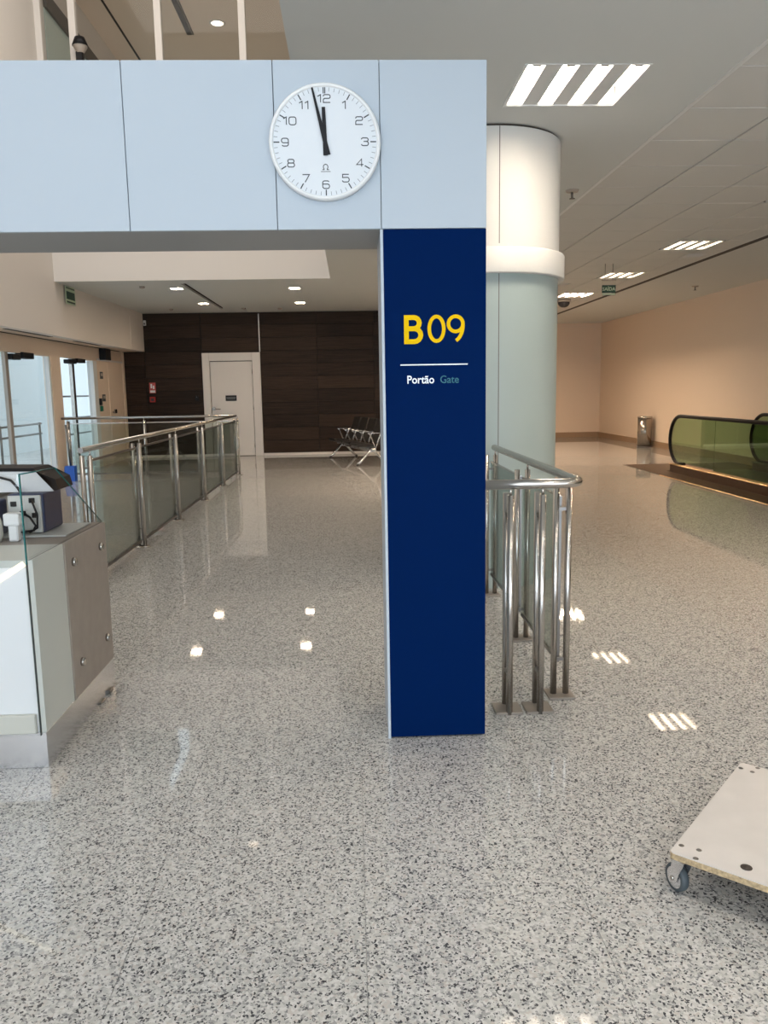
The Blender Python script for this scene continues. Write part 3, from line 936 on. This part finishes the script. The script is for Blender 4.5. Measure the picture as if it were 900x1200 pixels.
for (ya, za), (yb2, zb2) in zip(sy[:2], sy[1:3]):
    mb.cyl((QX1 - .008, ya, za), (QX1 - .008, yb2, zb2), .0028, 6)
part('glass_edge', mb, GLASS_EDGE, cn)
a0, a1 = Vector((QX1 - .0335, 0, .864)), Vector((QX1 - .42, 0, .628))
dd = (a1 - a0).normalized(); nn = Vector((-dd.z, 0, dd.x)) * .011
part('led_strip', MB().prism([(p.x, QY0 + .0048, p.z) for p in (a0 + nn, a1 + nn, a1 - nn, a0 - nn)], (0, -.004, 0)), LED_LIT, cn, 'warm lit strip behind the front glass')
part('kick_strip', MB().box((QX0, QY0 - .018, .152), (QX1 - .035, QY0 + .004, .232), .004), CREAM, cn)
part('floor_clip', MB().box((QX1 - .002, 4.0, .0), (QX1 + .016, 4.06, .022), .004), STEEL_DARK, cn)
part('floor_clip', MB().box((QX1 - .002, 3.86, .0), (QX1 + .014, 3.93, .012), .004), STEEL_DARK, cn)

# things on the counter
zt = QZ + .001
mt = tag(part('desk_mat', MB().box((-1.75, 3.72, zt), (-1.335, 4.08, zt + .008), .002), PRINTER_GREY, None), 'pale flat board under the navy printer on counter', 'mat')
zt2 = zt + .009
pr = thing('ticket_printer', 'navy box printer with grey socket panel on the counter board', 'printer', (-1.53, 3.9, zt2))
part('housing', MB().box((-1.62, 3.79, zt2), (-1.452, 4.03, 1.075), .012, 2), NAVY_PLASTIC, pr)
bp_ = part('rear_panel', MB().box((-1.612, 3.776, zt2 + .004), (-1.462, 3.792, 1.068), .003), PRINTER_GREY, pr, 'pale grey socket panel')
for x, z in ((-1.585, 1.03), (-1.50, 1.045), (-1.545, .985), (-1.49, .975)):
    part('socket', MB().box((x - .014, 3.771, z - .012), (x + .014, 3.777, z + .012), .002), BLACK, bp_)
part('cable', MB().tube([(-1.545, 3.772, .985), (-1.53, 3.745, .99), (-1.50, 3.74, .97), (-1.478, 3.742, .93), (-1.49, 3.745, zt2 + .02), (-1.55, 3.745, zt2 + .012), (-1.575, 3.75, zt2 + .02), (-1.58, 3.76, .94), (-1.56, 3.772, .985)], .0055, 6), BLACK, pr)
part('cable', MB().tube([(-1.50, 3.772, 1.045), (-1.485, 3.75, 1.03), (-1.468, 3.745, .98), (-1.472, 3.746, .92), (-1.51, 3.745, zt2 + .01)], .005, 6), BLACK, pr)
p2 = thing('document_scanner', 'white device with black arched lid sitting on the navy printer', 'scanner', (-1.6, 3.93, 1.076))
part('body', MB().prism([(-1.86, 3.86, 1.076), (-1.43, 3.86, 1.076), (-1.43, 3.86, 1.115), (-1.50, 3.86, 1.172), (-1.86, 3.86, 1.178)], (0, .17, 0)), PLASTIC_WHITE, p2)
part('lid', MB().prism([(-1.86, 3.845, 1.180), (-1.50, 3.845, 1.174), (-1.41, 3.845, 1.135), (-1.398, 3.845, 1.085), (-1.42, 3.845, 1.080), (-1.432, 3.845, 1.126), (-1.51, 3.845, 1.19), (-1.86, 3.845, 1.196)][::1], (0, .2, 0)), RUBBER, p2)
part('cable', MB().tube([(-1.70, 3.852, 1.14), (-1.66, 3.83, 1.15), (-1.61, 3.83, 1.135), (-1.585, 3.835, 1.10), (-1.56, 3.80, 1.085)], .006, 6), BLACK, p2)
cd = thing('card_reader', 'small white stand-up reader before the navy printer', 'card reader', (-1.535, 3.64, zt))
part('stem', MB().box((-1.555, 3.62, zt), (-1.512, 3.66, .965), .006), PLASTIC_WHITE, cd)
part('head', MB().box((-1.572, 3.612, .95), (-1.50, 3.668, 1.008), .010, 2), PLASTIC_WHITE, cd)
pb = thing('paper_bag', 'rounded cream bag of paper slips at the counter left', 'bag', (-1.66, 3.615, zt))
part('body', MB().lathe([(0, zt), (.075, zt), (.085, zt + .03), (.084, zt + .09), (.07, zt + .13), (.045, zt + .155), (0, zt + .16)], (-1.665, 3.615, 0), 20), CREAM, pb)
bb = tag(part('navy_box', MB().box((-1.83, 3.735, zt2), (-1.64, 3.84, 1.05), .01, 2), NAVY_PLASTIC, None), 'navy box behind the cream bag on the counter', 'box')

# ------------------------------------------------------------------ platform dolly
c0 = Vector((.924, 2.193, 0))
ang = math.atan2(2.742 - 2.193, 1.412 - .924)
dl = thing('platform_dolly', 'flat white board dolly on castor wheels near right edge', 'dolly', (c0.x, c0.y, 0), ang)
LU, LV, ZD = .735, -.62, .142           # local x along the left edge, local -y along the front edge


def rounded_outline(x0, y0, x1, y1, r, z):
    return [(p[0], p[1], z) for p in rrect(x0, y0, x1, y1, r, 3)]


deck = part('deck', MB().prism(rounded_outline(0, LV, LU, 0, .014, ZD - .020), (0, 0, .018)), CHIP, dl, 'raw chipboard board', local=True)
part('deck_face', MB().prism(rounded_outline(.001, LV + .001, LU - .001, -.001, .014, ZD - .002), (0, 0, .003)), DECK, dl, 'worn off-white laminate face', local=True)
for x, y in ((.055, -.018), (.062, -.068), (.012, -.075), (LU - .05, -.014), (LU - .055, -.055), (LU - .012, -.062)):
    part('bolt_head', MB().lathe([(0, .0025), (.006, .002), (.0085, 0)], (x, y, ZD + .001), 12), STEEL_DARK, dl, local=True)
part('hand_hole', MB().lathe([(0, .0012), (.0165, .0012), (.0165, 0)], (.055, -.205, ZD + .001), 20), SLOT, dl, 'round hole in the board', local=True)


def castor(x, y, yaw):
    r = .043
    zc = r
    d = Vector((math.cos(yaw), math.sin(yaw), 0))
    n = Vector((-d.y, d.x, 0))
    p = Vector((x, y, 0))
    w = p - d * .028
    c = w + Vector((0, 0, zc))
    o = MB()
    o.prism([tuple(p + d * a + n * b + Vector((0, 0, ZD - .023))) for a, b in ((-.024, -.024), (.024, -.024), (.024, .024), (-.024, .024))], (0, 0, .003))
    plate = part('castor', o, STEEL, dl, local=True)
    f = MB()
    for s in (-1, 1):
        q = [(p + d * .022, ZD - .024), (p - d * .03, ZD - .024), (w - d * .013, zc - .012), (w + d * .013, zc - .012)]
        f.prism([tuple(v + n * (s * .0165) + Vector((0, 0, z))) for v, z in q], tuple(n * (s * .0025)))
    part('fork', f, ALU, plate, local=True)
    t = MB()
    segs = 28
    prof = [(r * .74, -.013), (r * .93, -.0125), (r, -.007), (r, .007), (r * .93, .0125), (r * .74, .013)]
    rings = [[t.bm.verts.new(c + n * h + (d * math.cos(2 * PI * k / segs) + Vector((0, 0, 1)) * math.sin(2 * PI * k / segs)) * rr) for k in range(segs)] for rr, h in prof]
    for a_, b_ in zip(rings[:-1], rings[1:]):
        for k in range(segs):
            t.bm.faces.new((a_[k], a_[(k + 1) % segs], b_[(k + 1) % segs], b_[k])).smooth = True
    part('tyre', t, TYRE, plate, local=True)
    part('wheel_hub', MB().cyl(c - n * .0125, c + n * .0125, r * .75, 24), ALU, plate, local=True)
    part('axle_bolt', MB().cyl(c - n * .022, c + n * .022, .007, 8), STEEL, plate, local=True)


castor(.030, -.036, math.radians(-122))
castor(LU - .05, -.045, math.radians(40))
castor(.05, LV + .05, math.radians(60))
castor(LU - .05, LV + .05, math.radians(20))

# ------------------------------------------------------------------ airport bench
bn = thing('airport_bench', 'row of four black seats on a silver beam by the dark wall', 'bench', (.105, 17.5, 0), math.radians(15.7))
part('beam', MB().box((-.05, -1.25, .27), (.05, 1.25, .345), .01), ALU, bn, local=True)
for y in (-1.12, 1.12):
    lg = part('leg', MB().tube([(-.31, y, .03), (-.26, y, .06), (-.05, y, .29), (.05, y, .29), (.26, y, .06), (.31, y, .03)], .026, 10), ALU, bn, local=True)
    part('foot', MB().cyl((-.31, y, 0), (-.31, y, .03), .032, 10).cyl((.31, y, 0), (.31, y, .03), .032, 10), BLACK, lg, local=True)
for k in range(4):
    y = -.90 + .60 * k
    part('seat', MB().prism([(-.34, y - .25, .41), (-.32, y - .25, .45), (.14, y - .25, .41), (.14, y - .25, .37), (-.30, y - .25, .385)], (0, .50, 0)), SEAT, bn, local=True)
    part('backrest', MB().prism([(.12, y - .25, .44), (.16, y - .25, .42), (.33, y - .25, .90), (.31, y - .25, .93), (.285, y - .25, .91)], (0, .50, 0)), SEAT, bn, local=True)
    part('seat_bracket', MB().box((-.2, y - .025, .33), (.16, y + .025, .385), .005), STEEL_DARK, bn, local=True)
for k in range(5):
    y = -1.20 + .60 * k
    part('armrest', MB().tube([(.05, y, .34), (-.06, y, .63), (-.10, y, .655), (.20, y, .655), (.16, y, .625), (.05, y, .34)], .015, 8), ALU, bn, local=True)

# ------------------------------------------------------------------ litter bin
bi = thing('litter_bin', 'round polished steel litter bin against the beige wall', 'bin', (7.28, 19.75, 0))
part('body', MB().lathe([(0, .012), (.170, .012), (.172, .74), (.150, .74), (.150, .70), (0, .68)], (7.28, 19.75, 0), 36), BIN_STEEL, bi)
part('base_ring', MB().lathe([(0, 0), (.176, 0), (.176, .03), (.170, .032)], (7.28, 19.75, 0), 36), STEEL_DARK, bi)
part('top_ring', MB().lathe([(.150, .735), (.150, .755), (.168, .762), (.178, .755), (.178, .725), (.172, .722)], (7.28, 19.75, 0), 36), STEEL, bi)

# ------------------------------------------------------------------ moving walkway
mw = thing('moving_walkway', 'moving walkway with green glass sides and black handrails', 'walkway', (6.45, 9.0, 0))
WY0, WY1 = 2.0, 14.2
BX = (5.715, 7.2)
part('landing_plate', MB().box((5.27, WY1 - .1, 0), (7.45, 15.38, .006)), BROWN_METAL, mw, 'dark brown landing plate')
part('floor_band', MB().box((5.27, WY0, 0), (5.62, WY1 - .1, .006)), BROWN_METAL, mw)
part('edge_trim', MB().box((5.235, WY0, 0), (5.27, 13.45, .010), .002), GOLD, mw, 'brass edge strip')
part('pallet_belt', MB().box((5.84, WY0, 0), (7.08, WY1 - .1, .008)), STEEL_DARK, mw)
for bx in BX:
    s = 1 if bx < 6.4 else -1
    sk = part('skirt', MB().box((bx - .10, WY0, .0), (bx + .10, WY1 - .25, .135), .01), BROWN_METAL, mw)
    part('skirt_trim', MB().box((bx - .105, WY0, .135), (bx + .06, WY1 - .22, .152), .003), GOLD if s > 0 else STEEL_DARK, sk)
    r = .40
    zc = .155 + .415
    out = [(WY1 - r + r * math.cos(a), zc + .385 * math.sin(a)) for a in [PI / 2 - PI * i / 16 for i in range(17)]]
    edges = [WY1 - r - 1.6 * k for k in range(0, 8)]
    first = [(WY1 - 1.75, zc - .385), (WY1 - 1.75, zc + .385)] + out
    part('glass_panel', MB().prism([(bx - .006, y, z) for y, z in first], (.012, 0, 0)), GLASS_GREEN, mw)
    y1 = WY1 - 1.762
    while y1 > WY0 + .1:
        y0 = max(WY0, y1 - 1.75)
        part('glass_panel', MB().box((bx - .006, y0, .16), (bx + .006, y1, zc + .385)), GLASS_GREEN, mw)
        y1 = y0 - .012
    hp = [(bx, WY0, zc + .41)] + [(bx, y + (.03 * math.cos(a)), zc + (z - zc) * 1.075) for (y, z), a in zip(out, [PI / 2 - PI * i / 16 for i in range(17)])] + [(bx, WY1 - .62, zc - .405)]
    part('handrail', MB().tube(hp, .031, 10), RUBBER, mw)

# ------------------------------------------------------------------ ceiling luminaires
def luminaire(x0, x1, y0, y1, label, group, lit, dp=.112):
    z = ZC
    cx, cy = (x0 + x1) / 2, (y0 + y1) / 2
    t = thing('ceiling_luminaire', label, 'ceiling light', (cx, cy, z), 0, group)
    f = MB().box((x0, y0, z - .006), (x0 + .02, y1, z + .02)).box((x1 - .012, y0, z - .003), (x1, y1, z + .02)).box((x0 + .02, y0, z - .003), (x1 - .012, y0 + .012, z + .02)).box((x0 + .02, y1 - .02, z - .006), (x1 - .012, y1, z + .02))
    part('frame', f, PLASTIC_WHITE, t)
    w = x1 - x0 - .032
    tw_ = w * .128
    pitch = (w - .024 - tw_) / 3
    part('tray', MB().box((x0 + .02, y0 + .012, z + dp), (x1 - .012, y1 - .02, z + dp + .013)), LOUVRE, t)
    part('end_reflector', MB().box((x0 + .02, y1 - .032, z + .001), (x1 - .012, y1 - .0205, z + dp)), PLASTIC_WHITE, t)
    part('end_reflector', MB().box((x0 + .02, y0 + .0125, z + .001), (x1 - .012, y0 + .022, z + dp)), PLASTIC_WHITE, t)
    for k in range(4):
        a = x0 + .02 + pitch * k
        tb = part('tube', MB().box((a + .012, y0 + .03, z + dp - .017), (a + .012 + tw_, y1 - .035, z + dp - .001), .004), lit, t)
        part('lamp_holder', MB().box((a + .012 + tw_ * .25, y0 + .024, z - .001), (a + .012 + tw_ * .75, y0 + .040, z + .006)), STEEL_DARK, tb)
        if k < 3:
            part('louvre', MB().box((a + .012 + tw_ + .004, y0 + .022, z + .001), (a + pitch + .009, y1 - .032, z + dp)), LOUVRE, t)
    return t


luminaire(*GYP_FIX[0], 'large four-tube light in the plain ceiling above the column', None, TUBE_LIT)
luminaire(*GYP_FIX[1], 'four-tube light in the plain ceiling just above the viewer', None, TUBE_LIT)
luminaire(*GYP_FIX[2], 'unseen four-tube light added in the plain ceiling behind the viewer', None, TUBE_NEUTRAL)  # unseen lamp, added to light the near floor
luminaire(*GYP_FIX[3], 'unseen four-tube light added behind the pillar', None, TUBE_LIT_WARM, .045)  # hidden by the pillar, added for more hall light
luminaire(*GYP_FIX[4], 'unseen four-tube light added behind the round column', None, TUBE_UNSEEN, .045)  # strong lamp added out of sight
luminaire(*GYP_FIX2[0], 'unseen four-tube light added near the black bench', None, TUBE_LIT_WARM)  # hidden lamp added for light, kept weak
luminaire(*GYP_FIX2[1], 'unseen four-tube light added behind the dark wall', None, TUBE_UNSEEN, .045)  # out of sight, added for light in the hall
names = {7: 'nearest four-tube light in the tiled ceiling on the right', 11: 'middle four-tube light of the tiled ceiling above the exit sign', 15: 'farthest visible four-tube light of the tiled ceiling beside the dome camera'}
names.update({-5: 'unseen four-tube light of the tiled ceiling well behind the viewer', -1: 'unseen four-tube light of the tiled ceiling just behind the viewer', 3: 'unseen four-tube light of the tiled ceiling beside the portal', 19: 'unseen four-tube light of the tiled ceiling far behind the column', 23: 'unseen four-tube light of the tiled ceiling by the end wall'})  # unseen lamps of the row, made strong to brighten the hall
for j in (-5, -1) + FIX_ROWS:
    luminaire(4.30 + .03, 4.96 - .03, PY0 + PD * j + .03, PY0 + PD * (j + 1) - .03, names[j], 'four-tube lights in the tiled ceiling', TUBE_LIT_WARM if j in (7, 11, 15) else TUBE_NEUTRAL if j < 3 else TUBE_UNSEEN, .045)


sl = ['front left square downlight beside the ceiling slot', 'rear left square downlight at the end of the ceiling slot', 'front right square downlight before the dark wall', 'rear right square downlight nearest the dark wall']
for (x, y), lb in zip(SPOTS, sl):
    t = thing('downlight', lb, 'ceiling light', (x, y, ZC), 0, 'square downlights')
    part('frame', MB().slab((x - .125, x + .125), (y - .125, y + .125), (ZC - .006, ZC + .004), [(x - .095, x + .095, y - .095, y + .095)]), PLASTIC_WHITE, t)
    part('lamp', MB().box((x - .09, y - .09, ZC + .006), (x + .09, y + .09, ZC + .02)), SPOT_LIT, t)
t = thing('downlight', 'single downlight in the gallery ceiling above the portal', 'ceiling light', (-2.42, 16.9, 8.6))
part('frame', MB().lathe([(.115, 0), (.15, 0), (.15, -.01), (.115, -.012)], (-2.42, 16.9, 8.6), 20), PLASTIC_WHITE, t)
part('lamp', MB().cyl((-2.42, 16.9, 8.59), (-2.42, 16.9, 8.6), .115, 20), LOW_LIT, t)

# ------------------------------------------------------------------ small ceiling and wall things
def sprinkler(x, y, label):
    t = thing('sprinkler', label, 'sprinkler', (x, y, ZC), 0, 'ceiling sprinklers')
    part('rose', MB().lathe([(.0, 0), (.065, 0), (.055, -.018), (.0, -.02)], (x, y, ZC), 18), BRONZE, t)
    part('nozzle', MB().cyl((x, y, ZC - .02), (x, y, ZC - .075), .011, 8).lathe([(0, -.075), (.028, -.075), (.028, -.08), (0, -.082)], (x, y, ZC), 12), STEEL_DARK, t)


sprinkler(2.155, 7.95, 'bronze sprinkler beside the ceiling tile edge right of column')
sprinkler(6.6, 15.5, 'small sprinkler on the plain ceiling over the walkway')
for x, y, lb in ((-3.6, 14.6, 'tiny detector left of the front left downlight'), (-2.35, 18.5, 'tiny detector right of the ceiling slot end'), (-1.55, 18.6, 'tiny detector between the right downlights and dark wall'), (-3.95, 18.5, 'tiny detector near the corner of dark wall')):
    t = thing('smoke_detector', lb, 'detector', (x, y, ZC), 0, 'smoke detectors')
    part('body', MB().lathe([(0, 0), (.05, 0), (.045, -.03), (0, -.04)], (x, y, ZC), 14), BRONZE, t)
t = thing('dome_camera', 'dark dome camera on ceiling near the farthest light', 'camera', (4.62, 17.55, ZC))
part('collar', MB().lathe([(0, 0), (.15, 0), (.15, -.05), (.13, -.06)], (4.62, 17.55, ZC - .001), 24), BRONZE, t)
part('dome', MB().lathe([(.125, -.055), (.12, -.10), (.09, -.145), (.05, -.165), (0, -.172)], (4.62, 17.55, ZC - .001), 24), BLACK, t)
for x, y, w, lb in ((5.02, 11.9, .3, 'flat access grille on ceiling right of nearest light'), (3.9, 15.0, .3, 'flat access grille left of the exit sign')):
    t = tag(part('ceiling_grille', MB().slab((x - w / 2, x + w / 2), (y - w / 2, y + w / 2), (ZC - .008, ZC - .0015), [(x - w / 2 + .02, x + w / 2 - .02, y - w / 2 + .02 + .045 * k, y - w / 2 + .045 + .045 * k) for k in range(5)]), TILE, None), lb, 'vent', 'ceiling grilles')

# exit signs
ex = thing('exit_sign', 'green and white exit sign hanging under the right ceiling', 'sign', (4.01, 12.6, 2.9))
part('panel', MB().box((3.902, 12.596, 2.90), (4.122, 12.606, 3.14), .002), GLASS_CLEAR, ex)
part('sign_face', MB().box((3.905, 12.592, 2.945), (4.119, 12.5955, 3.06)), GREEN_SIGN, ex)
part('sign_strip', MB().box((3.912, 12.592, 2.912), (4.112, 12.5955, 2.938)), PALE_GREEN, ex)
text_mesh('lettering', 'SA\u00cdDA', .072, PALE_GREEN, ex, (4.012, 12.5905, 3.0), bold=.001, xscale=1.0, depth=.0005)
part('hanger', MB().cyl((3.95, 12.6, 3.138), (3.95, 12.6, ZC), .004, 6).cyl((4.07, 12.6, 3.138), (4.07, 12.6, ZC), .004, 6), STEEL_DARK, ex)
part('top_bar', MB().box((3.90, 12.593, 3.128), (4.124, 12.609, 3.145), .002), BRONZE, ex)
e2 = thing('exit_sign', 'small green and white exit sign on the left bulkhead', 'sign', (XL + .03, 14.55, 3.1))
part('panel', MB().box((XL + .03, 14.25, 3.07), (XL + .038, 14.72, 3.37), .002), PALE_GREEN, e2)
part('sign_face', MB().box((XL + .0382, 14.28, 3.15), (XL + .041, 14.69, 3.28)), GREEN_SIGN, e2)
part('sign_strip', MB().box((XL + .0382, 14.28, 3.09), (XL + .041, 14.69, 3.12)), GREEN_SIGN, e2)
part('sign_strip', MB().box((XL + .0382, 14.28, 3.325), (XL + .041, 14.69, 3.35)), GREEN_SIGN, e2)
part('bracket', MB().box((XL, 14.4, 3.2), (XL + .03, 14.56, 3.24)), STEEL, e2)

# things on the dark wall
yw = YB - .036
fs = thing('fire_sign', 'red and white fire alarm sign on the dark wall', 'sign', (-4.695, yw, 1.53))
part('plate', MB().box((-4.77, yw - .006, 1.53), (-4.62, yw, 1.78), .001), RED_PALE, fs)
part('print', MB().box((-4.755, yw - .008, 1.545), (-4.635, yw - .0062, 1.60)).box((-4.74, yw - .008, 1.65), (-4.70, yw - .0062, 1.75)).box((-4.685, yw - .008, 1.63), (-4.65, yw - .0062, 1.71)), WHITE_INK, fs)
fc = thing('fire_call_point', 'small red call point box under the fire sign', 'alarm', (-4.70, yw, 1.33))
part('box', MB().box((-4.765, yw - .05, 1.32), (-4.635, yw, 1.45), .006), RED, fc)
part('window', MB().box((-4.735, yw - .053, 1.35), (-4.665, yw - .051, 1.41)), GREY_INK, fc)
bt = thing('access_reader', 'small dark access reader left of the white door', 'reader', (-3.66, yw, 1.36))
part('case', MB().box((-3.70, yw - .035, 1.34), (-3.62, yw, 1.46), .006), BLACK, bt)
part('light', MB().box((-3.67, yw - .037, 1.42), (-3.65, yw - .035, 1.43)), PALE_INK, bt)
sp = thing('wall_sensor', 'small white sensor at the top corner of dark wall', 'sensor', (-4.78, yw, 3.1))
part('case', MB().box((-4.815, yw - .05, 3.10), (-4.755, yw, 3.22), .008), PLASTIC_WHITE, sp)
part('lens', MB().box((-4.80, yw - .054, 3.12), (-4.77, yw - .05, 3.16), .001), GREY_INK, sp)
# things on the beige wall by the service door
for nm, y, z, w, h, m, lb, cat in (('notice_plate', 17.72, 1.93, .20, .15, BRONZE, 'upper small dark notice beside the service door', 'sign'), ('notice_plate', 17.80, 1.45, .20, .15, BRONZE, 'lower small dark notice beside the service door', 'sign')):
    t = thing(nm, lb, cat, (XG, y, z))
    part('plate', MB().box((XG, y - w / 2, z - h / 2), (XG + .008, y + w / 2, z + h / 2), .001), GREY_INK, t)
    part('print', MB().box((XG + .0082, y - w * .3, z - h * .1), (XG + .0095, y + w * .4, z + h * .3)), m, t)
t = thing('door_button', 'black door reader with green button below beside white jamb', 'button', (XG, 17.5, 1.2))
part('reader', MB().box((XG, 17.44, 1.30), (XG + .04, 17.56, 1.44), .006), BLACK, t)
part('button', MB().box((XG, 17.48, 1.17), (XG + .04, 17.60, 1.28), .006), GREEN_BTN, t)
part('cover', MB().box((XG, 17.44, 1.165), (XG + .01, 17.62, 1.445)), BRONZE, t)
t = thing('loudspeaker', 'black box loudspeaker under the soffit above the service door', 'loudspeaker', (XG + .15, 17.9, 2.3))
part('cabinet', MB().box((XG + .012, 17.62, 2.25), (XG + .16, 17.98, 2.492), .01), BLACK, t)
part('base_strip', MB().box((XG + .012, 17.60, 2.235), (XG + .15, 18.05, 2.25), .002), PLASTIC_WHITE, t)
t = thing('gallery_lantern', 'black and grey lamp head beside a pale gallery bar', 'lamp', (-4.10, YV, 6.4))
part('body', MB().box((-4.195, YV - .14, 6.3), (-4.09, YV - .03, 6.86), .01), BLACK, t)
part('neck', MB().lathe([(.055, 6.84), (.11, 6.93), (.11, 6.95)], (-4.125, YV - .10, 0), 12), BRONZE, t)
part('cap', MB().lathe([(0, 6.945), (.125, 6.945), (.075, 7.07), (0, 7.07)], (-4.125, YV - .10, 0), 12), BLACK, t)
part('bracket', MB().box((-4.24, YV - .09, 6.5), (-4.19, YV - .001, 6.56)), STEEL_DARK, t)

# blue dustpan by the glass door
t = thing('lobby_dustpan', 'blue long-handled dustpan on the floor behind the glass railing', 'dustpan', (-5.05, 14.55, 0))
part('pan', MB().prism([(-5.15, 14.45, .0), (-4.95, 14.45, .0), (-4.965, 14.5, .27), (-5.135, 14.5, .27)], (0, .14, 0)), BLUE_PLASTIC, t)
part('pole', MB().cyl((-5.05, 14.57, .26), (-5.10, 14.60, 1.0), .018, 8), STEEL_DARK, t)
